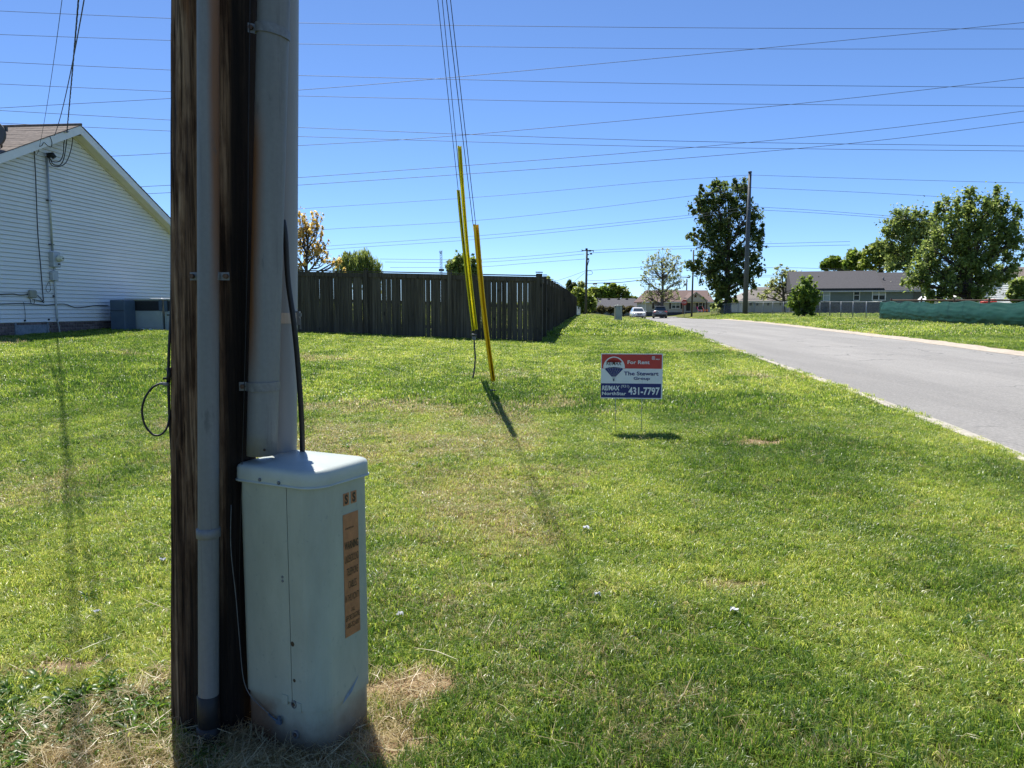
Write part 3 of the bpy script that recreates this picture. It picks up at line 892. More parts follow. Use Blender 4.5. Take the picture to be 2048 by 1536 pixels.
# stickers on the right-hand face (its own frame: x runs to the back, outwards is +x of the box)
RXF = BW / 2
def face_part(name, me, parent, off):
    o = link(name, me, parent); o.location = (RXF + off, 0, 0); o.rotation_euler = (0, 0, PI / 2); return o
mb = MB(); mb.box((.032, 0, .569), (.082, .0012, .408)); st = face_part('warning_sticker', mb.mesh('warning_sticker', M['orange']), ped, .0010)
def on_sticker(body, x0, x1, z0, z1, bold=.0):
    text_part('lettering', body, x0, x1, z0, z1, M['decal_black'], st, -.0014, bold=bold)
on_sticker('CAUTION', .000, .046, .722, .728, .02)
on_sticker('WARNING', -.004, .070, .655, .682, .03)
on_sticker('UNDERGROUND', -.005, .070, .612, .637)
on_sticker('TELEPHONE', .004, .066, .568, .593)
on_sticker('CABLES', .012, .056, .525, .549)
on_sticker('IN THIS VICINITY', -.006, .071, .482, .505)
on_sticker('CALL', .024, .044, .444, .457)
on_sticker('BEFORE DIGGING', -.005, .070, .418, .436)
on_sticker('1-800-752-6007', -.003, .068, .392, .409)
for (x0, x1) in ((-.005, .025), (.036, .066)):
    mb = MB(); mb.box(((x0 + x1) / 2, 0, .822), (x1 - x0, .0012, .040)); q = face_part('letter_sticker', mb.mesh('letter_sticker', M['orange']), ped, .0010)
    text_part('lettering', 'S', x0 + .006, x1 - .006, .806, .838, M['decal_black'], q, -.0014, bold=.05)

mb = MB(); mb.add([(-.035, 0, .150), (.02, 0, .172), (.052, 0, .205), (.058, 0, .214), (.03, 0, .196), (-.015, 0, .172)], [(0, 1, 2, 3, 4, 5)]); face_part('paint_smear', mb.mesh('paint_smear', M['bluepaint']), ped, .0012)
# ------------------------------------------------------------------ yard sign
SG = Vector((1.195, 7.66, g(1.195, 7.66)))
sign = empty('yard_sign', SG, 'red, white and blue For Rent sign on thin wire legs in the lawn', 'yard sign', rz=R(-6))
SW, SH, SZ = .610, .452, .345
def sxz(px, py): return ((px - 650) / 940 * SW, SZ + (805 - py) / 695 * SH)
mb = MB(); mb.box((0, 0, SZ + SH / 2), (SW, .005, SH)); panel = link('panel', mb.mesh('panel', M['signwhite']), sign)
def sheet(name, x0, y0, x1, y1, mat, off):
    (a, c), (b, d) = sxz(x0, y1), sxz(x1, y0)
    mb = MB(); mb.box(((a + b) / 2, 0, (c + d) / 2), (b - a, .0006, d - c)); return link(name, mb.mesh(name, mat), panel, (0, off, 0))
sheet('red_band', 193, 122, 1105, 340, M['red'], -.0030); sheet('blue_band', 180, 570, 1100, 790, M['navy'], -.0030)
def poly(name, pts, mat, off, parent=None):
    mb = MB(); q = [sxz(*p) for p in pts]
    mb.add([(a, 0, b) for a, b in q], [tuple(range(len(q)))]); return link(name, mb.mesh(name, mat), parent or panel, (0, off, 0))
arc = lambda cx, cy, r, ry, a0, a1, n=28: [(cx + r * math.cos(a0 + (a1 - a0) * i / n), cy - ry * math.sin(a0 + (a1 - a0) * i / n)) for i in range(n + 1)]
poly('balloon_top', arc(380, 325, 165, 168, PI * 1.02, -PI * .02), M['signwhite'], -.0042)
poly('balloon_red_cap', arc(380, 300, 132, 128, PI * .86, PI * .14) + arc(380, 300, 150, 100, PI * .2, PI * .8), M['red'], -.0052)
poly('balloon_blue', arc(380, 350, 135, 34, PI, 0) + [(512, 356), (408, 466), (345, 468), (246, 356)], M['navy'], -.0042)
for k in range(6):
    xa = 275 + k * 42; xb = 355 + k * 9.5
    poly('balloon_gore', [(xa - 1.6, 332), (xa + 1.6, 332), (xb + .8, 464), (xb - .8, 464)], M['meter'], -.0052)
poly('balloon_basket', [(350, 476), (404, 476), (396, 492), (390, 540), (364, 540), (358, 492)], M['meter'], -.0042)
poly('basket_ropes', [(366, 500), (386, 500), (384, 532), (368, 532)], M['navy'], -.0052)
def stext(body, x0, y0, x1, y1, mat, **k):
    (a, c), (b, d) = sxz(x0, y1), sxz(x1, y0); text_part('lettering', body, a, b, c, d, mat, panel, -.0052, **k)
stext('RE/MAX', 262, 225, 495, 292, M['decal_black'], bold=.012, shear=.15)
stext('For Rent', 585, 213, 920, 270, M['signwhite'], bold=.02)
stext('The Stewart', 530, 385, 1058, 445, M['navy'], bold=.022)
stext('Group', 680, 467, 930, 526, M['navy'], bold=.022)
stext('RE/MAX', 200, 605, 470, 680, M['signwhite'], bold=.03, shear=.1)
stext('NorthStar', 200, 700, 570, 752, M['signwhite'], bold=.022)
stext('(931)', 490, 592, 615, 646, M['signwhite'], bold=0)
stext('431-7797', 605, 625, 1080, 745, M['signwhite'], bold=.03)
for (x0, y0, x1, y1) in ((955, 150, 998, 157), (955, 193, 998, 200), (955, 150, 962, 200), (991, 150, 998, 200)): sheet('emblem_frame', x0, y0, x1, y1, M['signwhite'], -.0042)
stext('R', 968, 162, 986, 189, M['signwhite'], bold=.03); stext('MLS', 1012, 186, 1070, 204, M['signwhite'], bold=.03)
mb = MB()
for x in (-.155, .105): mb.tube([(x, .0, -.15), (x, .0, SZ + .25)], .0030, 6)
mb.tube([(-.155, -.003, .012), (.105, -.003, .012)], .0024, 6); pass
link('wire_stake', mb.mesh('wire_stake', M['chain']), sign)

# ------------------------------------------------------------------ guy wires, guards and anchors
def guy_line(bottom, u_top, v_top=0):
    """upper point on the sight line of (u_top, v_top) so that the wire runs to the pole"""
    best = None
    for Y0 in np.arange(4.0, 9.5, .02):
        p = at(u_top, v_top, Y0); d = p - bottom
        t = (2.80 - bottom.y) / d.y
        e = bottom + d * t
        err = abs(e.x - (PB.x + sweep(e.z))) + (0 if 6.0 < e.z < 10.4 else 2)
        if best is None or err < best[0]: best = (err, e)
    return best[1]
EL = at(948, 674, 11.95); ER = at(986, 786, 10.1)
guys = []
for (lab, bot, u) in (('leftmost guy wire above the short olive-yellow guard', EL, 875.5), ('second guy wire from the left, entering the tallest yellow guard', EL + Vector((.02, 0, .01)), 884.5),
                      ('third guy wire from the left at the top, entering the orange guard', ER, 893), ('rightmost guy wire at the top, crossing over to the orange guard', ER + Vector((.02, .01, 0)), 901)):
    e = guy_line(bot, u); mb = MB(); mb.tube([bot, e], .0037, 6)
    root = empty('guy_wire', bot, lab, 'guy wire', 'guy wires staying the wooden pole')
    put(mb, 'strand', M['wire'], root); guys.append((root, bot, e))
def guard(gi, vtop, r, mat, off, v0t=0.0, bow=0.0):
    root, bot, e = guys[gi]; d = (e - bot)
    lo, hi = 0.0, 1.0
    def vv(t):
        p = bot + d * t; q = Vector((p.x, p.y, p.z - EYE)); dep = q.y * CP - q.z * SP
        return 768 - F * (q.y * SP + q.z * CP) / dep
    for _ in range(40):
        m = (lo + hi) / 2
        if vv(m) > vtop: lo = m
        else: hi = m
    side = Vector((1, 0, 0))
    pts = [bot + d * (v0t + (lo - v0t) * k / 14) + side * (off * (1 - .75 * math.sin(PI * min(1, k / 14 * .9 + .1))) + bow * math.sin(PI * k / 14)) for k in range(15)]
    mb = MB(); n = 16; tw = .006
    rings = []
    for j, p in enumerate(pts):
        a0 = 1.9
        rings.append([(p.x + rr * math.cos(a), p.y + rr * math.sin(a), p.z) for rr, seq in ((r, np.linspace(-PI * .86 + a0, PI * .86 + a0, n)), (r - .005, np.linspace(PI * .86 + a0, -PI * .86 + a0, n))) for a in seq])
    mb.loft(rings, True, True); put(mb, 'guard', mat, root, bot)
guard(0, 380, .022, M['yellow'], .0, .012, -.01); guard(1, 292, .025, M['yellow'], .035, .012, .0); guard(2, 449, .031, M['amber'], .03, .02)
def anchor(lab, eye, foot, bend):
    root = empty('guy_anchor', foot, lab, 'guy anchor'); mid = (eye + foot) / 2
    mb = MB(); mb.tube(smooth_path([eye, eye * .7 + foot * .3 + Vector((bend * .6, 0, 0)), mid + Vector((bend, 0, 0)), eye * .25 + foot * .75 + Vector((bend * .7, 0, 0)), foot, foot + (foot - mid) * .6]), .012, 8)
    put(mb, 'rod', M['steelrod'], root)
    mb = MB(); mb.box(eye + Vector((0, -.01, -.02)), (.055, .03, .05)); mb.tube([eye + Vector((-.035, 0, .04)), eye + Vector((.035, 0, .03))], .012, 8); put(mb, 'clamp', M['strap'], root)
FLp = ground_at(945, 762); FRp = ground_at(988, 797)
anchor('bent dark anchor rod below the two olive-yellow guy guards', EL, FLp, -.03 + .06)
anchor('short anchor eye in the grass below the orange guy guard', ER, FRp, 0.0)

# ------------------------------------------------------------------ white house on the left
HA = Vector((-11.5, 17.3, 0)); HM = .09
WD = Vector((HM, 1, 0)).normalized(); WN = Vector((WD.y, -WD.x, 0))          # along the gable wall, outwards
HROT = math.atan2(WN.y, WN.x)
# local frame of the house: x = outwards (right), y = along the wall (away from the camera)
HO = HA + WD * 3.21                         # below the ridge
HO.z = 0
house = empty('white_house', HO, 'white sided house with brown shingle roof and a meter on its gable wall', 'house', rz=HROT)
ZP, SLOPE, HALF = 6.27, .445, 6.15
def rake(y): return ZP - SLOPE * abs(y)
WX = -.30                                  # wall plane, the rake overhangs it
ZB = 1.20
LEN = 13.0
def hpart(mb, name, mat, parent=house): return link(name, mb.mesh(name, mat), parent)
zc = ZB
WH = HALF - .35
while zc < ZP - .35:
    z1 = zc + .1016
    lim = (ZP - .22 - zc) / SLOPE
    y0, y1 = max(-WH, -lim), min(WH, lim)
    lim1 = (ZP - .22 - z1) / SLOPE
    y0t, y1t = max(-WH, -lim1), min(WH, lim1)
    if y1t - y0t < .1: break
    mb = MB()
    rings = [[(WX + .022, y, a), (WX + .020, y, a + .004), (WX - .002, yt, b), (WX - .012, yt, b), (WX - .004, y, a)] for y, yt, a, b in ((y0, y0t, zc + .006, z1 - .003), (y1, y1t, zc + .006, z1 - .003))]
    mb.loft(rings, smooth=False)
    hpart(mb, 'siding_board', M['siding'])
    zc = z1
mb = MB(); vs, fs = prism([(-WH, ZB - .6), (WH, ZB - .6), (WH, rake(WH) - .2), (0, ZP - .2), (-WH, rake(WH) - .2)], Vector((WX - .09, 0, 0)), Vector((0, 1, 0)), Vector((0, 0, 1)), Vector((-.1, 0, 0))); mb.add(vs, fs); hpart(mb, 'wall', M['siding'])
mb = MB(); mb.box((WX - LEN / 2 - .1, WH - .1, (ZB + rake(WH)) / 2 - .1), (LEN, .12, rake(WH) - ZB - .2)); hpart(mb, 'side_wall', M['siding']); mb = MB(); mb.box((WX - LEN / 2 - .1, -WH + .1, (ZB + rake(WH)) / 2 - .1), (LEN, .12, rake(WH) - ZB - .2)); hpart(mb, 'side_wall', M['siding'])
mb = MB()
for s in (-1, 1):
    mb = MB(); mb.box((WX + .012, s * (WH - .03), (ZB + rake(WH) - .2) / 2), (.04, .09, rake(WH) - .2 - ZB)); hpart(mb, 'corner_post', M['trim'])
# brick foundation: bricks laid one by one where they show
mb = MB(); mb.box((WX - .07, 0, ZB - .33), (.08, 2 * WH, .64)); hpart(mb, 'foundation', M['mortar'])
bm_ = MB(); bm_.bbox((0, 0, 0), (.03, .197, .062), .006); brick_me = bm_.mesh('brick', M['brick'])
for r_ in range(6):
    y = -3.6 + (.105 if r_ % 2 else 0)
    while y < 3.0:
        if not (-2.35 < y < -1.2 and r_ > 0):
            link('brick', brick_me, house, (WX - .018 + rng.uniform(-.002, .002), y, ZB - .045 - r_ * .073), (rng.uniform(-.01, .01), 0, 0))
        y += .208
mb = MB(); mb.box((WX - .012, -1.78, ZB - .29), (.03, 1.08, .46)); hatch = hpart(mb, 'crawl_hatch', M['hatch'])
mb = MB()
for yy in (-2.33, -1.23): mb.box((WX + .004, yy, ZB - .27), (.03, .05, .52))
hpart(mb, 'hatch_frame', M['hatch'])
# roof: fascia boards, soffit, shingle courses
for s, nm in ((-1, 'rake_board'), (1, 'rake_board')):
    mb = MB(); a = math.atan(SLOPE)
    ps = [(0, ZP - .02), (s * HALF, rake(HALF) - .02), (s * HALF, rake(HALF) - .22), (0, ZP - .225)]
    vs, fs = prism(ps, Vector((0, 0, 0)), Vector((0, 1, 0)), Vector((0, 0, 1)), Vector((.03, 0, 0))); mb.add(vs, fs); hpart(mb, nm, M['trim'])
    # soffit planks under the overhang
    k = 0; yy = .1
    while yy < HALF - .05:
        mb = MB(); za, zb = rake(yy) - .205, rake(yy + .19) - .205
        mb.add([(0, s * yy, za), (0, s * (yy + .188), zb), (WX, s * (yy + .188), zb), (WX, s * yy, za), (0, s * yy, za + .012), (0, s * (yy + .188), zb + .012), (WX, s * (yy + .188), zb + .012), (WX, s * yy, za + .012)], [(0, 1, 2, 3), (7, 6, 5, 4), (0, 4, 5, 1), (3, 2, 6, 7)])
        if s > 0: hpart(mb, 'soffit_panel', M['soffit'])
        yy += .19
    mb = MB()
    vs, fs = prism([(s * .02, ZP - .215), (s * (HALF - .4), rake(HALF - .4) - .215), (s * (HALF - .4), rake(HALF - .4) - .245), (s * .02, ZP - .245)], Vector((WX + .02, 0, 0)), Vector((0, 1, 0)), Vector((0, 0, 1)), Vector((.025, 0, 0))); mb.add(vs, fs); hpart(mb, 'frieze_trim', M['soffit'])
roofo = None
for s in (-1, 1):
    mb = MB(); n = 44
    for k in range(n):                      # each course a sloping strip with its own butt edge
        ya, yb = HALF * k / n - .02, HALF * (k + 1) / n + .04
        za, zb = rake(ya) + .002, rake(yb) + .012
        wv = [rng.uniform(-.004, .006) for _ in range(13)]
        for j in range(12):
            xa = .05 - (LEN + .5) * j / 12; xb = .05 - (LEN + .5) * (j + 1) / 12
            mb.add([(xa, s * ya, za), (xa, s * yb, zb + wv[j]), (xb, s * yb, zb + wv[j + 1]), (xb, s * ya, za), (xa, s * yb, zb - .012), (xb, s * yb, zb - .012)], [(0, 1, 2, 3), (1, 4, 5, 2)])
    o = hpart(mb, 'shingle_courses', M['shingle']); tag(o, kind='stuff')
    mb = MB(); vs, fs = prism([(0, ZP - .01), (s * HALF, rake(HALF) - .01), (s * HALF, rake(HALF) - .05), (0, ZP - .05)], Vector((.0, 0, 0)), Vector((0, 1, 0)), Vector((0, 0, 1)), Vector((-LEN - .4, 0, 0))); mb.add(vs, fs); hpart(mb, 'roof_deck', M['shingle'])
mb = MB(); mb.tube([(.06, 0, ZP + .012), (-LEN - .4, 0, ZP + .012)], .035, 6); hpart(mb, 'ridge_cap', M['shingle'])
def hloc(u, v, out=0.0):
    """house-local point on the wall plane (pushed out) on a sight line"""
    d = ray(u, v); o = Vector((0, 0, EYE)); p0 = HO + WN * (WX + out)
    t = (p0 - o).dot(WN) / d.dot(WN); p = o + d * t
    q = p - HO
    return Vector((q.dot(WN), q.dot(WD), p.z))
# service mast, meter and boxes
def hp(u, v, out=.06): return hloc(u, v, out)
top, bot = hp(93, 312), hp(104, 502)
mb = MB(); mb.tube([(top.x, top.y, top.z), (bot.x, top.y + .02, bot.z)], .028, 10); mast = hpart(mb, 'service_mast', M['meter'])
mb = MB(); mb.tube([(top.x + .01, top.y, top.z + .02), (top.x + .12, top.y + .05, top.z + .03), (top.x + .16, top.y + .07, top.z - .03)], [.06, .075, .06], 10); hpart(mb, 'weatherhead', M['black'], mast)
for vv in (401, 489):
    p = hp(98 if vv < 450 else 103, vv); mb = MB(); mb.box((p.x - .01, top.y + .01, p.z), (.06, .14, .022)); hpart(mb, 'pipe_clip', M['black'], mast)
mc = hp(108, 519, .09); my = top.y + .06
mb = MB(); mb.bbox((mc.x - .015, my, mc.z), (.15, .26, .38), .012); mbx = hpart(mb, 'meter_box', M['meter'])
mb = MB(); mb.loft([[(mc.x + xx, my + .04 + r * math.cos(t), mc.z + .03 + r * math.sin(t)) for t in np.linspace(0, 2 * PI, 16, endpoint=False)] for xx, r in ((.05, .088), (.09, .088), (.095, .075), (.17, .07), (.185, .055))]); hpart(mb, 'meter_dial', M['meterglass'], mbx)
mb = MB(); mb.box((mc.x + .19, my + .04, mc.z + .03), (.008, .05, .03)); mb.box((mc.x + .07, my + .05, mc.z - .11), (.03, .05, .03)); hpart(mb, 'meter_seal', M['black'], mbx)
jb = hp(100, 551, .07); mb = MB(); mb.bbox((jb.x, my - .05, jb.z), (.11, .20, .24), .012); hpart(mb, 'junction_box', M['meter'])
nb = hp(65, 588, .06); mb = MB(); mb.bbox((nb.x, nb.y, nb.z), (.10, .22, .19), .02); hpart(mb, 'network_box', M['tanplastic'])
def run(pts, r, mat, name, out=.03):
    mb = MB(); mb.tube(smooth_path([hp(u, v, out) for u, v in pts], 4), r, 6); return hpart(mb, name, mat)
run([(68, 298), (71, 345), (73, 400), (76, 470), (82, 540), (87, 602)], .010, M['black'], 'wall_cable')
run([(0, 589), (25, 588), (40, 590), (58, 589)], .012, M['black'], 'wall_cable')
run([(0, 608), (50, 607), (90, 610), (128, 608), (150, 615), (170, 614), (190, 611), (216, 611)], .010, M['black'], 'wall_cable')
run([(75, 590), (82, 598), (88, 606), (82, 602), (65, 599)], .008, M['black'], 'wall_cable')
run([(60, 596), (62, 606), (68, 607), (69, 598)], .006, M['black'], 'wall_cable')
run([(98, 563), (92, 575), (95, 584), (101, 580), (99, 563)], .005, M['black'], 'wall_cable')
run([(47, 604), (50, 622), (51, 642)], .005, M['black'], 'wall_cable')
run([(109, 530), (110, 570), (112, 610), (115, 642)], .022, M['meter'], 'ground_conduit', .05)
run([(115, 642), (118, 655), (120, 668)], .018, M['meter'], 'ground_conduit', .08)
for (u, v) in ((98, 639), (50, 641), (107, 592)):
    p = hp(u, v, .03); mb = MB(); mb.sphere(p, .025, 8, 5); hpart(mb, 'hose_bib', M['black'])
# drip loops at the weatherhead
for pts in ([(97, 310), (104, 322), (118, 323), (126, 310), (128, 285), (132, 270)], [(98, 312), (106, 328), (118, 331), (126, 322), (131, 300), (135, 268)], [(97, 314), (103, 330), (118, 333), (132, 325), (141, 303), (145, 280), (143, 268), (136, 263)]):
    mb = MB(); mb.tube(smooth_path([hp(u, v, .12 + .22 * (i / len(pts))) for i, (u, v) in enumerate(pts)], 5), .011, 6); hpart(mb, 'drip_loop', M['black'])
mb = MB(); p = hp(134, 263, .36); mb.box(p, (.03, .06, .05)); mb.tube([hp(128, 264, .36), hp(138, 262, .36)], .012, 6); hpart(mb, 'cable_anchor', M['strap'])
run([(100, 273), (104, 285), (102, 294), (95, 291), (88, 285), (84, 291), (79, 293)], .007, M['black'], 'wall_cable', .34)
run([(79, 293), (77, 302), (72, 309), (70, 300), (78, 297)], .005, M['black'], 'wall_cable', .1)
# back of a satellite dish standing on the roof, cut by the picture edge
dp = hloc(-12, 268, 0); dx = -1.2
mb = MB(); dc = Vector((-.35, -2.5, 5.48))
mb.loft([[(dc.x + .02 * k + .0, dc.y - off, dc.z + 0) if r == 0 else (dc.x + r * math.cos(t), dc.y - off, dc.z + r * math.sin(t)) for t in np.linspace(0, 2 * PI, 18, endpoint=False)] for k, (r, off) in enumerate(((.30, .12), (.28, .03), (.18, -.02), (.05, -.04)))]); dish = hpart(mb, 'satellite_dish', M['dish'])
mb = MB(); mb.tube([(dc.x, dc.y + .05, dc.z), (dc.x, dc.y + .15, dc.z - .1), (dc.x, dc.y + .15, rake(dc.y + .15))], .025, 8); mb.box((dc.x + .22, dc.y + .0, dc.z + .12), (.12, .05, .10)); hpart(mb, 'dish_mount', M['dish'], dish)

# two packaged air conditioners and the duct cover beside the wall
def ac(x0, x1, y0, dep, ztop, lab, first):
    zb = g((x0 + x1) / 2, y0) - .02
    root = empty('air_conditioner', ((x0 + x1) / 2, y0 + dep / 2, zb), lab, 'air conditioner', 'air conditioners beside the white house')
    w = x1 - x0; cx = (x0 + x1) / 2; h = ztop - zb
    mb = MB(); mb.box((cx, y0 + dep / 2, zb + h * .32), (w, dep, h * .62)); mb.box((cx, y0 + dep / 2 + .03, zb + h * .8), (w - .06, dep - .06, h * .36)); put(mb, 'cabinet', M['acface'], root)
    mb = MB(); mb.box((cx, y0 + .03, zb + h * .79), (w - .16, .03, h * .30)); put(mb, 'coil_opening', M['acdark'], root)
    for k in range(9):
        mb = MB(); mb.box((cx, y0 + .008, zb + h * (.66 + .032 * k)), (w - .16, .012, .008)); put(mb, 'grille_bar', M['acdark'], root)
    for xx in (x0 + .04, x1 - .04):
        mb = MB(); mb.box((xx, y0 + .01, zb + h * .79), (.085, .06, h * .33)); put(mb, 'corner_cover', M['acblue'], root)
    mb = MB(); mb.bbox((cx, y0 + dep / 2, ztop), (w + .03, dep + .04, .05), .012); put(mb, 'top', M['actop'], root)
    mb = MB(); mb.box((x0 + w * .5, y0 - .004, zb + h * .36), (w - .10, .012, h * .50)); pn = put(mb, 'front_panel', M['acface'], root)
    if not first:
        mb = MB(); mb.box((x0 + .12, y0 - .014, zb + h * .52), (.11, .01, .035)); put(mb, 'badge', M['black'], pn)
        mb = MB(); mb.box((x0 + .20, y0 - .014, zb + h * .22), (.035, .01, .13)); put(mb, 'data_label', M['meterglass'], pn)
    return root
ZT = zat(598, 22.0)
ac(xat(250, 22), xat(324, 22), 22.0, .95, ZT, 'grey packaged air conditioner with light top, standing right beside the blue duct cover', True)
ac(xat(329, 22), xat(395, 22), 22.0, .95, ZT, 'grey packaged air conditioner with a small badge, half hidden behind the wooden pole', False)
xa, xb, yd = xat(219, 21.3) , xat(248, 21.3), 21.3
zb = g(xa, yd) - .02
duct = empty('duct_cover', ((xa + xb) / 2, yd + .3, zb), 'dark blue metal duct cover between the house wall and the air conditioner', 'duct cover')
mb = MB(); mb.bbox(((xa + xb) / 2, yd + .33, (zb + ZT) / 2 - .02), (xb - xa, .62, ZT - zb - .03), .015); put(mb, 'cover', M['acblue'], duct)
mb = MB(); mb.box(((xa + xb) / 2, yd + .012, zb + (ZT - zb) * .64), (xb - xa - .02, .012, .015)); put(mb, 'seam', M['acdark'], duct)
mb = MB(); mb.tube(smooth_path([at(279, 661, 21.8), at(284, 657, 21.75), at(290, 660, 21.7), at(296, 661, 21.7), at(301, 658, 21.75), at(308, 662, 21.8)]), .018, 6)
o = put(mb, 'drain_hose', M['actop']); tag(o, 'short white drain hose lying in front of the air conditioner', 'hose')

# ------------------------------------------------------------------ wooden privacy fence
FA, FB, FC = Vector((xat(575, 23.3), 23.3, 0)), Vector((.74, 21.7, 0)), Vector((6.85, 83.0, 0))
FH = 1.86
def picket_mesh(seed):
    r = random.Random(seed); mb = MB(); w = .1455; h = FH - .12 + r.uniform(-.015, .012)
    l = r.uniform(-.006, .006)
    mb.add([(-w / 2, -.009, 0), (w / 2, -.009, 0), (w / 2, .009, 0), (-w / 2, .009, 0), (-w / 2 + l, -.009 + l, h), (w / 2 + l, -.009 - l, h), (w / 2 + l, .009, h), (-w / 2 + l, .009, h)], [(0, 3, 2, 1), (4, 5, 6, 7), (0, 1, 5, 4), (1, 2, 6, 5), (2, 3, 7, 6), (3, 0, 4, 7)])
    return mb.mesh('picket', M['fence'])
PK = [picket_mesh(i) for i in range(6)]
def fence_run(a, b, label, posts_front, limit, gaps):
    d = (b - a); L = d.length; d.normalize(); rz = math.atan2(d.y, d.x); n = Vector((d.y, -d.x, 0))    # n: side facing the lawn
    root = empty('wooden_fence', (a.x, a.y, g(a.x, a.y)), label, 'wooden fence')
    nb = int(L / 2.13); sp = L / nb
    pk = 0; restmb = MB()
    for k in range(nb + 1):
        p = a + d * (sp * k); zg = g(p.x, p.y)
        mb = MB(); mb.box((p.x + n.x * .055, p.y + n.y * .055, zg + (FH + .06) / 2 - .05), (.105, .105, FH + .14), rz); mb.box((p.x + n.x * .055, p.y + n.y * .055, zg + FH + .09), (.125, .125, .022), rz)
        if k < 36: put(mb, 'post', M['fence'], root)
    for k in range(nb):
        p0, p1 = a + d * (sp * k), a + d * (sp * (k + 1)); z0, z1 = g(p0.x, p0.y), g(p1.x, p1.y)
        dz = random.uniform(-.015, .015)
        for hh, th, off, nm in ((FH - .09, .13, .028, 'top_board'), (.32, .09, -.032, 'rail'), (1.0, .09, -.032, 'rail'), (FH - .16, .09, -.032, 'rail')):
            mb = MB(); q0, q1 = p0 + n * off, p1 + n * off
            mb.loft([[(q.x + n.x * s * .014, q.y + n.y * s * .014, z + hh + dz + t * th / 2) for s, t in ((-1, -1), (1, -1), (1, 1), (-1, 1))] for q, z in ((q0, z0), (q1, z1))], smooth=False)
            put(mb, nm, M['fence'], root)
        mb = MB(); mb.loft([[(q.x + n.x * s, q.y + n.y * s, z + FH - .005 + dz + t) for s, t in ((-.05, 0), (.05, 0), (.05, .028), (-.05, .028))] for q, z in ((p0, z0), (p1, z1))], smooth=False); put(mb, 'cap_board', M['fence'], root)
        m = round(sp / .147)
        for j in range(m):
            s = sp * k + (j + .5) * sp / m
            gap = gaps and random.random() < .03
            p = a + d * s
            z = g(p.x, p.y) + .02 + random.uniform(-.015, .015)
            rl = random.uniform(-.0028, .0028)
            if pk < limit:
                o = link('picket', PK[random.randrange(6)], root)
                o.location = p - wloc(root) + Vector((0, 0, z)); o.rotation_euler = (0, rl, rz + random.uniform(-.02, .02))
                o.scale = (random.uniform(.98, 1.0) if not gap else random.uniform(.90, .95), 1, random.uniform(.99, 1.0))
            else:
                restmb.box((p.x, p.y, z + FH / 2 - .06), (.138, .018, FH - .12), rz)
            pk += 1
    if restmb.v:
        o = put(restmb, 'far_pickets', M['fence'], root); tag(o, kind='stuff')
    return root
fence_run(FA, FB, 'dark weathered privacy fence panels facing the lawn behind the guy wires', True, 300, True)
fence_run(FB, FC, 'long side run of the dark privacy fence receding along the grass strip', True, 290, False)
# white end panel and gate beyond the fence
P0 = Vector((xat(1151, 84.5), 84.5, 0)); P1 = Vector((xat(1159.5, 84.5), 84.5, 0))
wr = empty('white_gate', (P0.x, P0.y, g(P0.x, P0.y)), 'small white panel gate at the far end of the dark fence', 'gate')
zb = g(P0.x, P0.y); zt0, zt1 = zat(611, 84.5), zat(616, 84.5)
for k in range(4):
    x0 = P0.x + (P1.x - P0.x) * k / 4; x1 = P0.x + (P1.x - P0.x) * (k + 1) / 4 - .02; zt = zt0 + (zt1 - zt0) * k / 4
    mb = MB(); mb.box(((x0 + x1) / 2, P0.y, (zb + zt) / 2), (x1 - x0, .05, zt - zb)); put(mb, 'board', M['trim'], wr)
mb = MB(); mb.box((P1.x - .12, P0.y - .06, zb + .85), (.10, .06, .22)); put(mb, 'latch', M['black'], wr)
mb = MB(); mb.box((P1.x + .04, P0.y, (zb + zt1) / 2 + .05), (.10, .10, zt1 - zb + .1)); put(mb, 'post', M['tanwall'], wr)

# ------------------------------------------------------------------ far cable pedestal on the verge
pq = ground_at(1236, 643.5); Yp = pq.y
rt = empty('roadside_pedestal', pq, 'pale green-grey upright cable pedestal standing on the verge before the parked cars', 'cable pedestal', rz=R(8))
h = zat(611.5, Yp) - pq.z; w = 13.5 / F * Yp
mb = MB(); mb.bbox((0, 0, h / 2 - .02), (w, w * .85, h - .03), .03); link('cabinet', mb.mesh('cabinet', M['farbox']), rt)
mb = MB(); mb.bbox((0, 0, h), (w + .03, w * .85 + .03, .05), .015); mb.bbox((-.03, 0, h + .035), (.10, .12, .05), .02); link('cap', mb.mesh('cap', M['farbox']), rt)
mb = MB(); mb.box((.02, -w * .425 - .004, h * .84), (.035, .01, .20)); link('label_plate', mb.mesh('label_plate', M['hatch']), rt)
mb = MB(); mb.box((0, 0, .03), (w + .06, w * .85 + .06, .10)); link('base', mb.mesh('base', M['gutter']), rt)

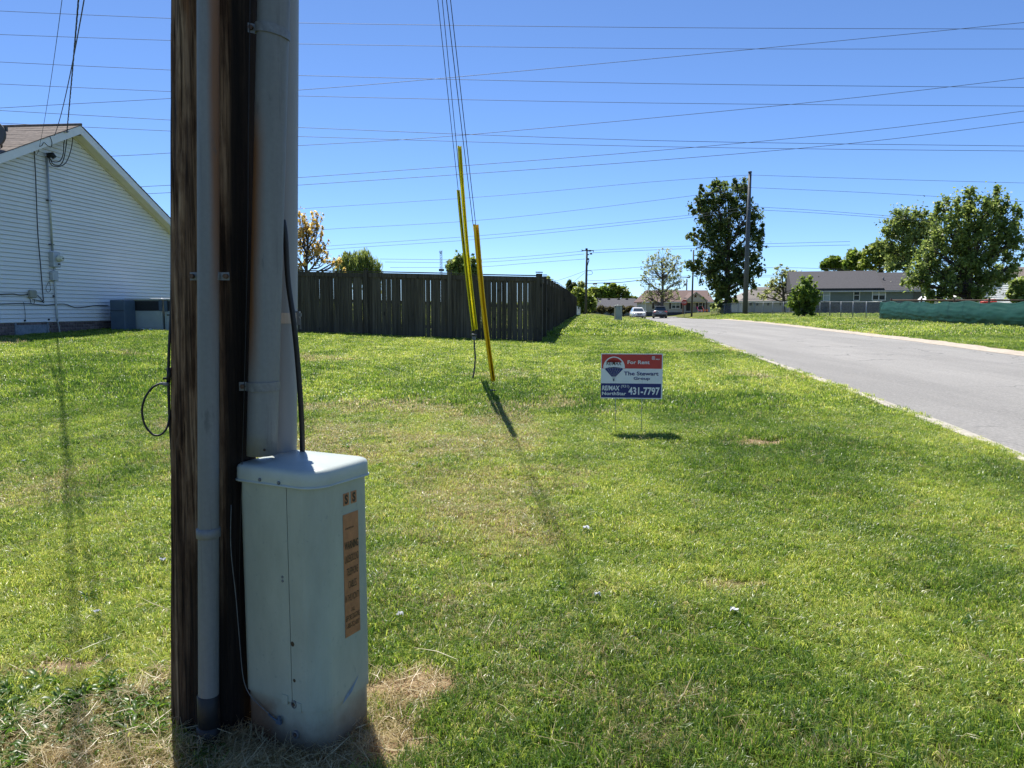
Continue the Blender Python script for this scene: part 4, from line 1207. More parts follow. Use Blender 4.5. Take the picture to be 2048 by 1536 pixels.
# ------------------------------------------------------------------ overhead wires
def sag_line(p, q, sag, n=16):
    return [p.lerp(q, i / n) - Vector((0, 0, sag * 4 * (i / n) * (1 - i / n))) for i in range(n + 1)]
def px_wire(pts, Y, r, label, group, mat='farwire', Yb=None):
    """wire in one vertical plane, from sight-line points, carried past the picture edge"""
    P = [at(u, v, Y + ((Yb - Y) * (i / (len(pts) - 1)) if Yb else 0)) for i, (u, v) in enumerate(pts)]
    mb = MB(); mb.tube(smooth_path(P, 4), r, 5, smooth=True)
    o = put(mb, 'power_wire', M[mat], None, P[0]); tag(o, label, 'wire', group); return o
GA = 'power wires sloping gently down to the right'; GB = 'wires rising to the right across the sky'
ords = ['topmost', 'second', 'third', 'fourth', 'fifth', 'lowest']
SETA = [[(-300, 7), (0, 22), (345, 37), (600, 46), (1300, 55), (2048, 58), (2350, 57)], [(-300, 56), (0, 69), (345, 81), (600, 88), (1300, 97), (2048, 98), (2350, 97)], [(-300, 108), (0, 124), (340, 140), (600, 151), (1300, 167), (2048, 175), (2350, 177)],
        [(-300, 153), (0, 168), (340, 183), (600, 192), (1300, 206), (2048, 212), (2350, 213)], [(-300, 202), (0, 221), (340, 240), (600, 255), (1300, 281), (2048, 292), (2350, 294)], [(-300, 230), (0, 246), (340, 262), (600, 273), (1300, 293), (2048, 302), (2350, 303)]]
for k, pts in enumerate(SETA):
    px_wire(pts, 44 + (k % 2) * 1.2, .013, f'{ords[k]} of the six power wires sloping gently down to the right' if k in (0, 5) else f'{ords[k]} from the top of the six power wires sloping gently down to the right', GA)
SETB = [([(-300, 236), (0, 216), (340, 197), (600, 180), (880, 157), (1500, 99), (2048, 45), (2350, 14)], 'highest of the four wires rising to the right edge'), ([(-200, 330), (230, 312), (340, 306), (600, 291), (930, 270), (1590, 208), (2048, 156), (2350, 118)], 'second of the four wires rising to the right edge'),
        ([(-200, 398), (290, 373), (600, 355), (1230, 308), (1700, 265), (2048, 222), (2350, 180)], 'upper of the close lower pair of wires rising to the right'), ([(-200, 412), (305, 387), (600, 370), (1230, 327), (1700, 287), (2048, 244), (2350, 203)], 'lower of the close lower pair of wires rising to the right')]
for pts, lab in SETB: px_wire(pts, 52, .016, lab, GB)
SPY = 82.0
sp = [([(560, 420), (640, 415), (1000, 391), (1300, 364), (1499, 350)], [(1499, 350), (1750, 358), (2048, 366), (2300, 373)], 'top wire'), ([(560, 465), (680, 457), (1000, 437), (1380, 392), (1498, 375)], [(1498, 375), (1750, 386), (2048, 403), (2300, 416)], 'second wire'),
      ([(560, 500), (670, 491), (1000, 468), (1380, 430), (1497, 413)], [(1497, 413), (1650, 422), (1900, 442), (2300, 475)], 'third wire'), ([(560, 507), (680, 497), (1000, 475), (1380, 435), (1497, 419)], [(1497, 419), (1650, 427), (1900, 446), (2300, 480)], 'lowest wire')]
for a, b, nm in sp:
    px_wire(a, SPY, .018, f'{nm} of those running left from the tall grey steel pole', 'wires carried by the steel pole'); px_wire(b, SPY, .018, f'{nm} of those running right from the tall grey steel pole', 'wires carried by the steel pole')
WPY = 112.0
GC = 'far wires carried by the distant wood pole'
for pts, lab in (([(760, 518), (940, 519), (1060, 512), (1168, 502)], 'faint top wire coming from the left to the distant wood pole'), ([(770, 524), (940, 525), (1060, 518), (1168, 508)], 'faint second wire coming from the left to the distant wood pole'), ([(780, 535), (950, 534), (1060, 526), (1170, 518)], 'faint third wire coming from the left to the distant wood pole'),
                 ([(1178, 501), (1380, 492), (1700, 483)], 'faint top wire leaving the distant wood pole to the right'), ([(1178, 506), (1380, 497), (1700, 490)], 'faint second wire leaving the distant wood pole to the right'), ([(1174, 541), (1285, 534), (1400, 524)], 'middle wire leaving the distant wood pole to the right above the splice boxes'),
                 ([(1172, 560), (1200, 561), (1275, 556), (1380, 552)], 'upper of the two low cables right of the distant wood pole'), ([(1172, 541), (1140, 553), (1100, 566)], 'upper slack wire dropping left from the distant wood pole'), ([(1170, 545), (1150, 562), (1130, 580)], 'lower slack wire dropping left from the distant wood pole'),
                 ([(1500, 538), (1560, 535), (1700, 539)], 'faint single wire above the bare tree left of the green house'), ([(1500, 550), (1600, 551), (1750, 552)], 'upper of the pair of low wires behind the bare tree'), ([(1500, 554), (1600, 554), (1750, 556)], 'lower of the pair of low wires behind the bare tree')):
    px_wire(pts, WPY, .024, lab, GC)
tc_pts = [(1172, 567), (1200, 566), (1240, 565), (1275, 561), (1330, 557), (1378, 555)]
P = [at(u, v, WPY) for u, v in tc_pts]; root = empty('telephone_cable', P[0], 'thick low cable with two black splice boxes right of the distant wood pole', 'cable')
mb = MB(); mb.tube(P, .045, 6); put(mb, 'cable', M['wire'], root)
for u in (1190, 1217):
    c = at(u, 567.5, WPY); mb = MB(); mb.bbox(c, (.62, .2, .22), .05); put(mb, 'splice_box', M['black'], root)
# service drops from the pole to the house
def house_world(q): return HO + WN * q.x + WD * q.y + Vector((0, 0, q.z))
for (u, v, ut, r, lab, tw) in ((134, 262, 157, .008, 'twisted black service cable running down to the white house gable', True), (109, 271, 168, .008, 'slim black cable running down to the rake board of the white house', False), (79, 292, 124, .0045, 'very thin left-hand cable running down to the white house', False)):
    e = house_world(hloc(u, v, .36)); best = None
    for zt in np.arange(5.5, 9.5, .05):
        tp = Vector((PB.x + float(sweep(zt)) + .1, PB.y + .12, zt))
        for sg in (0.0, .15, .3, .45):
            line = sag_line(tp, e, sg, 40)
            for i in range(40):
                a, b = line[i], line[i + 1]
                def pv(p):
                    q = p - Vector((0, 0, EYE)); dd = q.y * CP - q.z * SP
                    return (1024 + F * q.x / dd, 768 - F * (q.y * SP + q.z * CP) / dd)
                (ua, va), (ub, vb) = pv(a), pv(b)
                if va <= 0 < vb:
                    uc = ua + (ub - ua) * (0 - va) / (vb - va)
                    if best is None or abs(uc - ut) < best[0]: best = (abs(uc - ut), tp, sg)
    if best is None: best = (0, Vector((PB.x + .2, PB.y, 7.0)), .2)
    _, tp, sg = best
    line = sag_line(tp, e, sg, 60); root = empty('service_cable', tp, lab, 'service cable', 'service cables from the pole to the house'); mb = MB()
    if tw:
        for k in range(3):
            L = sag_line(tp, e, sg, 150)
            mb.tube([p + Vector((.009 * math.cos(i * .9 + k * 2.1), .0, .009 * math.sin(i * .9 + k * 2.1))) for i, p in enumerate(L)], r * .9, 5)
    else: mb.tube(line, r, 5)
    put(mb, 'strand', M['black'], root)

# ------------------------------------------------------------------ poles
def sp_pole():
    b = Vector((xat(1490, SPY, 625), SPY, g(xat(1490, SPY), SPY) - .1)); t = at(1500, 345, SPY)
    root = empty('steel_pole', b, 'tall grey tapered steel power pole rising past the dense dark tree', 'power pole')
    mb = MB(); t.x = b.x + .10; mb.tube([b, b.lerp(t, .5), t], [.27, .225, .165], 12); put(mb, 'shaft', M['steelpole'], root)
    mb = MB(); mb.tube([t, t + Vector((0, 0, .12))], [.20, .18], 12); put(mb, 'cap', M['steelpole'], root)
    for v in (350, 375, 413, 419):
        z = zat(v, SPY); mb = MB(); mb.tube([(t.x - .1, SPY - .35, z), (t.x - .1, SPY + .2, z)], .045, 8); put(mb, 'insulator', M['hatch'], root)
sp_pole()
def wood_pole():
    x = xat(1171.5, WPY); b = Vector((x, WPY, g(x, WPY) - .1)); zt = zat(499, WPY)
    root = empty('distant_pole', b, 'distant wood power pole with crossarm and cut-outs beyond the end of the fence', 'power pole')
    mb = MB(); mb.tube([b, (x + .04, WPY, (b.z + zt) / 2), (x + .1, WPY, zt)], [.19, .17, .14], 10); put(mb, 'shaft', M['farwood'], root)
    def pbx(u0, u1, v0, v1, nm, mat=M['black'], dy=.12):
        c = at((u0 + u1) / 2, (v0 + v1) / 2, WPY); s = WPY / F; mb = MB(); mb.bbox((c.x, WPY - .25, c.z), ((u1 - u0) * s, dy, (v1 - v0) * s), .02); put(mb, nm, mat, root)
    pbx(1163, 1187, 500.6, 502.2, 'crossarm', M['farwood']); pbx(1163, 1164.2, 499, 503.5, 'insulator'); pbx(1176.5, 1182, 500.2, 503.4, 'insulator'); pbx(1185.6, 1186.8, 500.5, 505, 'insulator'); pbx(1170.5, 1175, 496.8, 501.5, 'pole_top_bracket')
    pbx(1174, 1178, 508.6, 510.5, 'cutout'); pbx(1179.5, 1184, 506.6, 509.4, 'cutout'); pbx(1175, 1178, 516.5, 520, 'cutout')
    mb = MB(); mb.tube([at(1178, 520, WPY - .3), at(1176, 527, WPY - .3), at(1174, 534, WPY - .2)], .06, 6); put(mb, 'riser_cable', M['black'], root)
    mb = MB(); mb.tube(smooth_path([at(1173, 542, WPY - .3), at(1183, 542, WPY - .3), at(1184, 548, WPY - .3), at(1174, 550, WPY - .3)]), .03, 5); put(mb, 'slack_loop', M['wire'], root)
wood_pole()
def street_light():
    Y = 101.0; x = xat(1383.5, Y); b = Vector((x, Y, g(x, Y) - .1)); root = empty('street_light', b, 'dark street light pole with short arm in front of the house with the star', 'street light')
    zt = zat(500, Y); mb = MB(); mb.tube([b, (x + .08, Y, zt)], [.13, .09], 8); put(mb, 'pole', M['farwood'], root)
    p = at(1382, 552, Y); q = at(1376, 555, Y); mb = MB(); mb.tube([p, q], .05, 6); put(mb, 'arm', M['steelpole'], root)
    mb = MB(); mb.bbox(at(1376.5, 555, Y), (.5, .25, .16), .05); put(mb, 'lamp_head', M['black'], root)
    Y2 = 145; x2 = xat(1372.5, Y2); b = Vector((x2, Y2, .3)); root = empty('thin_pole', b, 'thin far pole showing above the roof ridge left of the street light', 'pole')
    mb = MB(); mb.tube([b, (x2, Y2, zat(558, Y2))], .12, 8); put(mb, 'shaft', M['farwood'], root); mb = MB(); mb.bbox(at(1370, 569, Y2), (.35, .3, .5), .08); put(mb, 'transformer', M['steelpole'], root)
street_light()
def stop_sign():
    Y = 104.0; x = xat(1369.5, Y); zb = g(x, Y); c = at(1368.8, 605, Y); root = empty('stop_sign', (x, Y, zb), 'red eight-sided stop sign on a post in front of the dark door', 'stop sign')
    r = .40; mb = MB(); oct_ = [(c.x + r * math.cos(PI / 8 + k * PI / 4), c.z + r * math.sin(PI / 8 + k * PI / 4)) for k in range(8)]
    vs, fs = prism([(a, b) for a, b in oct_], Vector((0, Y, 0)), Vector((1, 0, 0)), Vector((0, 0, 1)), Vector((0, .01, 0))); mb.add(vs, fs); pl = put(mb, 'plate', M['stopred'], root)
    me = text_mesh('STOP', c.x - .27, c.x + .27, c.z - .12, c.z + .12, .02); me.name = 'lettering'; me.materials.clear(); me.materials.append(M['signwhite']); o = link('lettering', me, pl); o.location = Vector((0, Y - .006, 0)) - wloc(pl)
    mb = MB(); mb.box((c.x, Y + .03, (zb + c.z) / 2), (.06, .05, c.z - zb + .3)); put(mb, 'post', M['chain'], root)
    mb = MB(); mb.box((c.x + .1, Y + .03, c.z + .58), (.55, .02, .12), R(35)); put(mb, 'street_plate', M['hatch'], root)
stop_sign()
def radio_mast():
    Y = 300.0; x = xat(883, Y); root = empty('radio_mast', (x, Y, 0), 'far thin lattice radio mast above the fence between two trees', 'mast')
    zt = zat(500, Y); mb = MB(); w = .42
    L = [(x - w, Y), (x + w, Y), (x, Y + w)]
    for (a, b) in L: mb.tube([(a, b, 0), (a, b, zt)], .07, 4)
    z = 0
    while z < zt - 1:
        for i in range(3):
            (a, b), (c, d) = L[i], L[(i + 1) % 3]; mb.tube([(a, b, z), (c, d, z + 1.1)], .045, 4)
        z += 1.1
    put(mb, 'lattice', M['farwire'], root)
    mb = MB(); c = at(883, 540, Y); mb.bbox(c, (2.0, 1.2, .9), .1); mb.box(at(881, 504, Y), (1.1, .2, .3)); mb.box(at(881.5, 507, Y), (.8, .2, .25)); put(mb, 'antenna', M['farwire'], root)
radio_mast()

# ------------------------------------------------------------------ far houses
HR = None
def fat(u, v, Y):
    """like at(), for a house front that is turned about its left corner"""
    if HR is None: return at(u, v, Y)
    cx, cy, th = HR; a = xat(u, 1.0, v); s = (a * cy - cx) / (math.cos(th) + a * math.sin(th)); p = at(u, v, cy - s * math.sin(th))
    return Vector((cx + s, Y, p.z))
def win(root, u0, u1, v0, v1, Y, glass='glass', dbl=False, sash=True):
    a, b = fat(u0, v1, Y), fat(u1, v0, Y); cx, cz = (a.x + b.x) / 2, (a.z + b.z) / 2; w, h = b.x - a.x, b.z - a.z; t = max(.07, w * .07)
    mb = MB(); fy = Y - .05
    for (x, z, sx, sz) in ((cx, a.z + t / 2, w, t), (cx, b.z - t / 2, w, t), (a.x + t / 2, cz, t, h - 2 * t), (b.x - t / 2, cz, t, h - 2 * t)): mb.box((x, fy, z), (sx, .12, sz))
    f = put(mb, 'window', M['trim'], root)
    n = 2 if dbl else 1; iw = (w - 2 * t - (t if dbl else 0)) / n
    if dbl: mb = MB(); mb.box((cx, fy, cz), (t, .11, h - 2 * t)); put(mb, 'mullion', M['trim'], f)
    for k in range(n):
        x = a.x + t + iw / 2 + k * (iw + t)
        for zz, m in ((cz + (h - 2 * t) / 4, 'blind' if glass == 'blind' or dbl else glass), (cz - (h - 2 * t) / 4, glass)):
            mb = MB(); mb.box((x, fy + .02, zz), (iw, .02, (h - 2 * t) / 2 - .03)); put(mb, 'pane', M[m], f)
        mb = MB(); mb.box((x, fy, cz), (iw, .07, .05)); put(mb, 'sash', M['trim'], f)
def panel_px(root, name, u0, u1, v0, v1, Y, mat, th=.08, parent=None):
    a, b = fat(u0, v1, Y), fat(u1, v0, Y); mb = MB(); mb.box(((a.x + b.x) / 2, Y - .03, (a.z + b.z) / 2), (b.x - a.x, th, b.z - a.z)); return put(mb, name, M[mat], parent or root)
def far_house(name, label, u0, u1, Y, v_ridge, v_eave, depth, wall, roof, ur0=None, ur1=None, foundation=.5, lap=True, v_base=None):
    """long side towards the camera; ridge runs left to right"""
    x0, x1 = fat(u0, 600, Y).x, fat(u1, 600, Y).x; zb = g((x0 + x1) / 2, Y) - .15
    ze = zat(v_eave, Y); yr = Y + depth / 2; zr = zat(v_ridge, yr)
    root = empty(name, (x0, Y, zb), label, 'house')
    mb = MB(); vs, fs = prism([(0, zb + foundation), (depth, zb + foundation), (depth, ze - .26)] + ([] if ur0 else [(depth / 2, zr - .34)]) + [(0, ze - .26)], Vector((x0 + .3, Y, 0)), Vector((0, 1, 0)), Vector((0, 0, 1)), Vector((x1 - x0 - .6, 0, 0))); mb.add(vs, fs); put(mb, 'wall', M[wall], root)
    if lap:                                     # lap siding boards on the side that shows
        z = zb + foundation; n = int((ze - z - .1) / .16)
        for k in range(n):
            mb = MB(); mb.loft([[(x, Y - .03, z + .16 * k), (x, Y - .004, z + .16 * k + .158), (x, Y + .02, z + .16 * k + .158), (x, Y + .02, z + .16 * k)] for x in (x0 + .3, x1 - .3)], smooth=False); put(mb, 'siding_board', M[wall], root)
    mb = MB(); mb.box(((x0 + x1) / 2, Y + depth / 2, zb + foundation / 2 - .2), (x1 - x0 - .7, depth - .1, foundation + .4)); put(mb, 'foundation', M['foundation'], root)
    r0 = xat(ur0, yr) if ur0 else x0 - .25; r1 = xat(ur1, yr) if ur1 else x1 + .25
    mb = MB(); ov = .45; zl = ze - .06; yl = Y - ov; yh = Y + depth + ov; zdrop = zl - ov * (zr - ze) / (depth / 2)
    P = [(x0 - .25, yl, zdrop), (x1 + .25, yl, zdrop), (r1, yr, zr), (r0, yr, zr), (x0 - .25, yh, zdrop), (x1 + .25, yh, zdrop)]
    mb.add(P, [(0, 1, 2, 3), (4, 3, 2, 5), (0, 3, 4), (1, 5, 2)]); mb.add([(p[0], p[1], p[2] - .14) for p in P], [(3, 2, 1, 0), (5, 2, 3, 4), (4, 3, 0), (2, 5, 1)])
    mb.add([P[0], P[1], (P[1][0], P[1][1], P[1][2] - .14), (P[0][0], P[0][1], P[0][2] - .14)], [(0, 3, 2, 1)])
    rf = put(mb, 'roof', M[roof], root)
    nrow = 12                                   # shingle rows as shallow steps
    mb = MB()
    for k in range(nrow):
        t0, t1 = k / nrow, (k + 1) / nrow
        def L(t, lift): return Vector(P[0]).lerp(Vector(P[3]), t) + Vector((0, -.008 * lift, .012 * lift)), Vector(P[1]).lerp(Vector(P[2]), t) + Vector((0, -.008 * lift, .012 * lift))
        a, b = L(t0, 1.2); c, d = L(t1, .5); mb.add([a, b, d, c, a - Vector((0, 0, .05)), b - Vector((0, 0, .05))], [(0, 1, 2, 3), (4, 5, 1, 0)])
    tag(put(mb, 'shingle_courses', M[roof], rf), kind='stuff')
    mb = MB(); mb.box(((x0 + x1) / 2, yl - .02, zdrop - .10), (x1 - x0 + .5, .05, .17)); put(mb, 'gutter_board', M['trim'] if wall != 'greenwall' else M['tanwall'], root)
    mb = MB(); mb.box((x0 + .34, Y - .04, (zb + foundation + ze) / 2), (.14, .05, ze - zb - foundation)); mb.box((x1 - .34, Y - .04, (zb + foundation + ze) / 2), (.14, .05, ze - zb - foundation)); put(mb, 'corner_trim', M['trim'], root)
    return root, rf, zb, ze, zr, yr, x0, x1
def vent(rf, u, v, Y, h=.45, r=.07, mat='black', f=at):
    p = f(u, v, Y); mb = MB(); mb.tube([p - Vector((0, 0, .3)), p + Vector((0, 0, h))], r, 8); put(mb, 'vent_pipe', M[mat], rf)
def ridge_vent(rf, u, v, Y):
    p = at(u, v, Y); mb = MB(); mb.bbox(p, (.5, .4, .22), .05); put(mb, 'roof_vent', M['black'], rf)

# house with the star
Y = 127.0
rt, rf, zb, ze, zr, yr, x0, x1 = far_house('star_house', 'cream single-storey house with brown roof and a dark star on its porch gable', 1287, 1424, Y, 580.5, 600.5, 8.5, 'cream', 'redshingle', 1291, 1414, foundation=.55)
Yp_ = Y - 1.9
ga, gb, gp = at(1370.5, 602, Yp_), at(1415, 602, Yp_), at(1391.5, 584.5, Yp_)
mb = MB(); vs, fs = prism([(ga.x + .2, ga.z), (gb.x - .2, ga.z), (gp.x, gp.z - .12)], Vector((0, Yp_, 0)), Vector((1, 0, 0)), Vector((0, 0, 1)), Vector((0, .12, 0))); mb.add(vs, fs); gab = put(mb, 'porch_gable', M['cream'], rt)
mb = MB()
for a in (ga, gb):
    vs, fs = prism([(0, 0), (1, 0), (1, .16), (0, .16)], Vector((a.x, Yp_ - .2, a.z - .06)), Vector((gp.x - a.x, 0, gp.z - a.z)), Vector((0, 0, 1)), Vector((0, 5.0, 0))); mb.add(vs, fs)
put(mb, 'porch_roof', M['redshingle'], rt)
mb = MB()
for a in (ga, gb):
    vs, fs = prism([(0, 0), (1, 0), (1, .13), (0, .13)], Vector((a.x, Yp_ - .25, a.z - .10)), Vector((gp.x - a.x, 0, gp.z - a.z)), Vector((0, 0, 1)), Vector((0, .045, 0))); mb.add(vs, fs)
put(mb, 'porch_fascia', M['cream'], rt)
sc = at(1391.2, 592.3, Yp_ - .08); mb = MB(); star = []
for k in range(10):
    rr = .33 if k % 2 == 0 else .14; a = PI / 2 + k * PI / 5; star.append((sc.x + rr * math.cos(a), sc.z + rr * math.sin(a)))
vs = [(a, Yp_ - .02, b) for a, b in star] + [(sc.x, Yp_ - .12, sc.z)]; mb.add(vs, [(k, (k + 1) % 10, 10) for k in range(10)]); put(mb, 'star', M['rust'], gab)
mb = MB(); mb.box(((ga.x + gb.x) / 2, Yp_ + 1.0, ga.z - .10), (gb.x - ga.x - .1, 2.0, .12)); put(mb, 'porch_ceiling', M['cream'], rt)
for u in (1366.8, 1413.6):
    a = at(u, 602, Yp_); mb = MB(); mb.box((a.x, Yp_ + .1, (a.z + zb) / 2), (.18, .18, a.z - zb)); put(mb, 'porch_post', M['rail'], rt)
mb = MB(); mb.box(((ga.x + gb.x) / 2, Yp_ + 1.0, zb + .2), (gb.x - ga.x, 2.0, .55)); put(mb, 'porch_floor', M['foundation'], rt)
for (u0, u1, v0, v1, d) in ((1309, 1319, 605.5, 617.5, False), (1342.5, 1360.5, 604, 617.5, True), (1396.5, 1405, 604, 617, False)): win(rt, u0, u1, v0, v1, Y, 'glass', d)
for (u0, u1) in ((1304.5, 1308.5), (1338.5, 1342), (1361, 1364.5), (1392, 1395.8), (1405.5, 1409)): panel_px(rt, 'shutter', u0, u1, 603.5, 617.5, Y, 'shutter')
panel_px(rt, 'door', 1372, 1380.5, 603, 621.5, Y, 'door')
panel_px(rt, 'bench', 1395, 1406, 614.5, 619.5, Y - .6, 'shutter', .4)
panel_px(rt, 'porch_light', 1419, 1422.5, 591.5, 593.5, Y - .5, 'signwhite', .2)
for k, (u, mt, lab) in enumerate(((1397.5, 'pink', 'bright pink low lawn chair in front of the porch'), (1408.5, 'chairorange', 'bright orange low lawn chair in front of the porch'))):
    Yc = 122.0; x = xat(u, Yc); zc = g(x, Yc); root = empty('lawn_chair', (x, Yc, zc), lab, 'lawn chair', 'lawn chairs by the porch', rz=R(-20))
    a = .55
    vs, fs = prism([(-.05, .30), (.55, .22), (.55, .27), (-.02, .36)], Vector((0, -.25, 0)), Vector((1, 0, 0)), Vector((0, 0, 1)), Vector((0, a, 0))); mb = MB(); mb.add(vs, fs); link('seat', mb.mesh('seat', M[mt]), root)
    vs, fs = prism([(-.05, .30), (.0, .30), (-.28, .95), (-.34, .93)], Vector((0, -.25, 0)), Vector((1, 0, 0)), Vector((0, 0, 1)), Vector((0, a, 0))); mb = MB(); mb.add(vs, fs); link('backrest', mb.mesh('backrest', M[mt]), root)
    for yy in (-.25, .27):
        mb = MB(); mb.box((.45, yy, .22), (.07, .05, .46)); mb.box((-.1, yy, .18), (.07, .05, .36)); mb.box((.18, yy, .47), (.7, .09, .04)); link('leg', mb.mesh('leg', M[mt if k else 'signwhite']), root)
# grey-roofed house at the end on the left
rt, rf, *_ = far_house('grey_house', 'low grey-green house with dark shingle roof behind the hedge left of the white car', 1186, 1292, 142.0, 597, 612.3, 9, 'greywall', 'greyshingle', 1183, 1270, foundation=.3)
for u in (1200, 1217.5, 1237, 1253.5): ridge_vent(rf, u, 597.7, 146)
vent(rf, 1195.5, 600, 145, .5, .09)
win(rt, 1245, 1251, 613.5, 617, 142.0)
# green house
Yg = 91.0
HR = (xat(1588, Yg), Yg, R(15))
rt, rf, zb, ze, zr, yr, x0, x1 = far_house('green_house', 'sage green house with dark slate roof and white-trimmed windows behind the chain link fence', 1586, 1856, Yg, 547.5, 577.5, 9.5, 'greenwall', 'darkshingle', None, None, foundation=1.1)
xb, xc = fat(1768, 545, Yg).x, x0 - .27; xa = xc; zl = zat(543.3, yr); za = zat(577.0, Yg) - .02
mb = MB(); P_ = [(xc, Yg - .47, za), (xb, Yg - .47, za), (xb, yr, zl), (xa, yr, zl), (xc, Yg + 9.9, za), (xb, Yg + 9.9, za)]
mb.add(P_ + [(a, b, c - .16) for a, b, c in P_], [(0, 1, 2, 3), (4, 3, 2, 5), (0, 3, 4), (1, 5, 2), (0, 6, 7, 1), (1, 7, 8, 2), (5, 11, 8, 2), (0, 4, 10, 6)]); put(mb, 'upper_roof', M['darkshingle'], rf)
for (u0, u1, v0, v1, gl, d) in ((1645.5, 1660.5, 579.3, 602, 'blind', False), (1706, 1720, 579.3, 601.3, 'glass', False), (1743, 1771.8, 579, 601.3, 'glass', True)): win(rt, u0, u1, v0, v1, Yg, gl, d)
panel_px(rt, 'door', 1826, 1842, 584.5, 604, Yg, 'greendoor')
vent(rf, 1643, 556, Yg + 3, .35, f=fat); vent(rf, 1775.5, 560, Yg + 2.5, .45, .08, 'steelpole', fat); vent(rf, 1790, 563.5, Yg + 2.0, .12, .12, 'tanplastic', fat)
panel_px(rt, 'skirt_band', 1592, 1850, 604.5, 614, Yg - .02, 'foundation', .06)
rt.rotation_euler = (0, 0, -HR[2]); HR = None
# pale house between the steel pole and the bare tree
rt, rf, *_ = far_house('pale_house', 'pale grey house with tan roof behind the chain link fence, right of the steel pole', 1480, 1600, 108.0, 574, 598.5, 8, 'tanwall', 'tanshingle', 1509, 1590, foundation=.3)
for (u0, u1) in ((1498.5, 1503.5), (1512.5, 1516.5), (1534, 1538), (1559, 1562)): panel_px(rt, 'window', u0, u1, 599.5, 611, 108.0, 'glass')
# white house at the right edge, gable wall towards the street
def right_house():
    far, near = Vector((xat(1955, 82.0), 82.0, 0)), Vector((xat(2072, 69.5), 69.5, 0)); d = (far - near); L = d.length; d.normalize(); n = Vector((-d.y, d.x, 0)); n = n if n.x < 0 else -n
    zb = g(near.x, near.y) - .1; root = empty('sided_house', near + Vector((0, 0, zb)), 'white sided house with brown roof at the right edge behind the tarp', 'house')
    zpk = zat(534, 75.5); ze = zat(577, 69.5)
    mb = MB(); vs, fs = prism([(0, zb), (L, zb), (L, ze), (L / 2, zpk - .1), (0, ze)], near, d, Vector((0, 0, 1)), n * -.2); mb.add(vs, fs); put(mb, 'wall', M['whitewall'], root)
    z = zb + .3
    while z < zpk - .4:
        lim = min(L / 2, (zpk - .15 - z) / ((zpk - ze) / (L / 2))); mb = MB(); s0, s1 = L / 2 - lim, L / 2 + lim
        mb.loft([[near + d * s + n * o + Vector((0, 0, z + zz)) for o, zz in ((.055, 0), (.012, .195), (-.02, .195), (-.02, 0))] for s in (s0, s1)], smooth=False); put(mb, 'siding_board', M['whitewall'], root); z += .2
    dep = 16; sl = (zpk - ze) / (L / 2); mb = MB()
    for s0 in (-.4, L + .4):
        zz = zpk - sl * (abs(s0 - L / 2)); ps = [near + d * (L / 2) + Vector((0, 0, zpk)) + n * .3, near + d * s0 + Vector((0, 0, zz)) + n * .3]
        q = [p - n * dep for p in ps]; dn = Vector((0, 0, -.14))
        mb.add([ps[0], ps[1], q[1], q[0]] + [p + dn for p in (ps[0], ps[1], q[1], q[0])], [(0, 1, 2, 3), (7, 6, 5, 4), (0, 4, 5, 1), (1, 5, 6, 2)])
    rf = put(mb, 'roof', M['shingle'], root)
    for s0 in (-.42, L + .42):
        zz = zpk - sl * (abs(s0 - L / 2)); a = near + d * (L / 2) + Vector((0, 0, zpk - .02)) + n * .34; b = near + d * s0 + Vector((0, 0, zz - .02)) + n * .34
        mb = MB(); dn = Vector((0, 0, -.2)); mb.add([a, b, b + dn, a + dn, a + n * .03, b + n * .03, b + dn + n * .03, a + dn + n * .03], [(0, 1, 2, 3), (7, 6, 5, 4), (0, 4, 5, 1), (3, 2, 6, 7)]); put(mb, 'rake_board', M['trim'], root)
    p = near + d * (L * .33) + n * -3; mb = MB(); mb.bbox((p.x, p.y, zpk - sl * L * .17 + .12), (.4, .4, .25), .05); put(mb, 'roof_vent', M['black'], rf)
    lp = near + d * (L * .36) + n * .2; mb = MB(); mb.bbox((lp.x, lp.y, ze + .4), (.2, .3, .3), .05); put(mb, 'wall_lamp', M['tanwall'], root)
right_house()

# ------------------------------------------------------------------ chain link fence and the green tarp
CF = [Vector((xat(1424, 97), 97, 0)), Vector((xat(1490, 83.5), 83.5, 0)), Vector((xat(1640, 64), 64, 0)), Vector((xat(1766, 50.0), 50.0, 0)), Vector((xat(1900, 39.5), 39.5, 0)), Vector((xat(2048, 32.6), 32.6, 0)), Vector((xat(2180, 28.5), 28.5, 0))]
CH = 1.20
def path_at(pts, s):
    for i in range(len(pts) - 1):
        L = (pts[i + 1] - pts[i]).length
        if s <= L or i == len(pts) - 2: return pts[i].lerp(pts[i + 1], min(1, s / L)), (pts[i + 1] - pts[i]).normalized()
        s -= L
def plen(pts): return sum((pts[i + 1] - pts[i]).length for i in range(len(pts) - 1))
cl = empty('chain_link_fence', (CF[0].x, CF[0].y, g(CF[0].x, CF[0].y)), 'galvanised chain link fence along the verge across the road, running into the green tarp', 'chain link fence')
LC = plen(CF); s = 0; tops = []
while s <= LC:
    p, d = path_at(CF, s); z = g(p.x, p.y); mb = MB(); mb.tube([(p.x, p.y, z - .1), (p.x, p.y, z + CH + .04)], .035, 6); put(mb, 'post', M['chain'], cl); tops.append(Vector((p.x, p.y, z + CH))); s += 2.75 if s < plen(CF[:4]) - 2.75 else 999
mb = MB(); mb.tube(tops, .024, 6); put(mb, 'top_rail', M['chain'], cl)
mb = MB(); s = 0; st = .085
Lm = plen(CF[:4]) + 1.0
def fpt(s, h):
    p, d = path_at(CF, max(0, min(s, LC))); return Vector((p.x, p.y, g(p.x, p.y) + h))
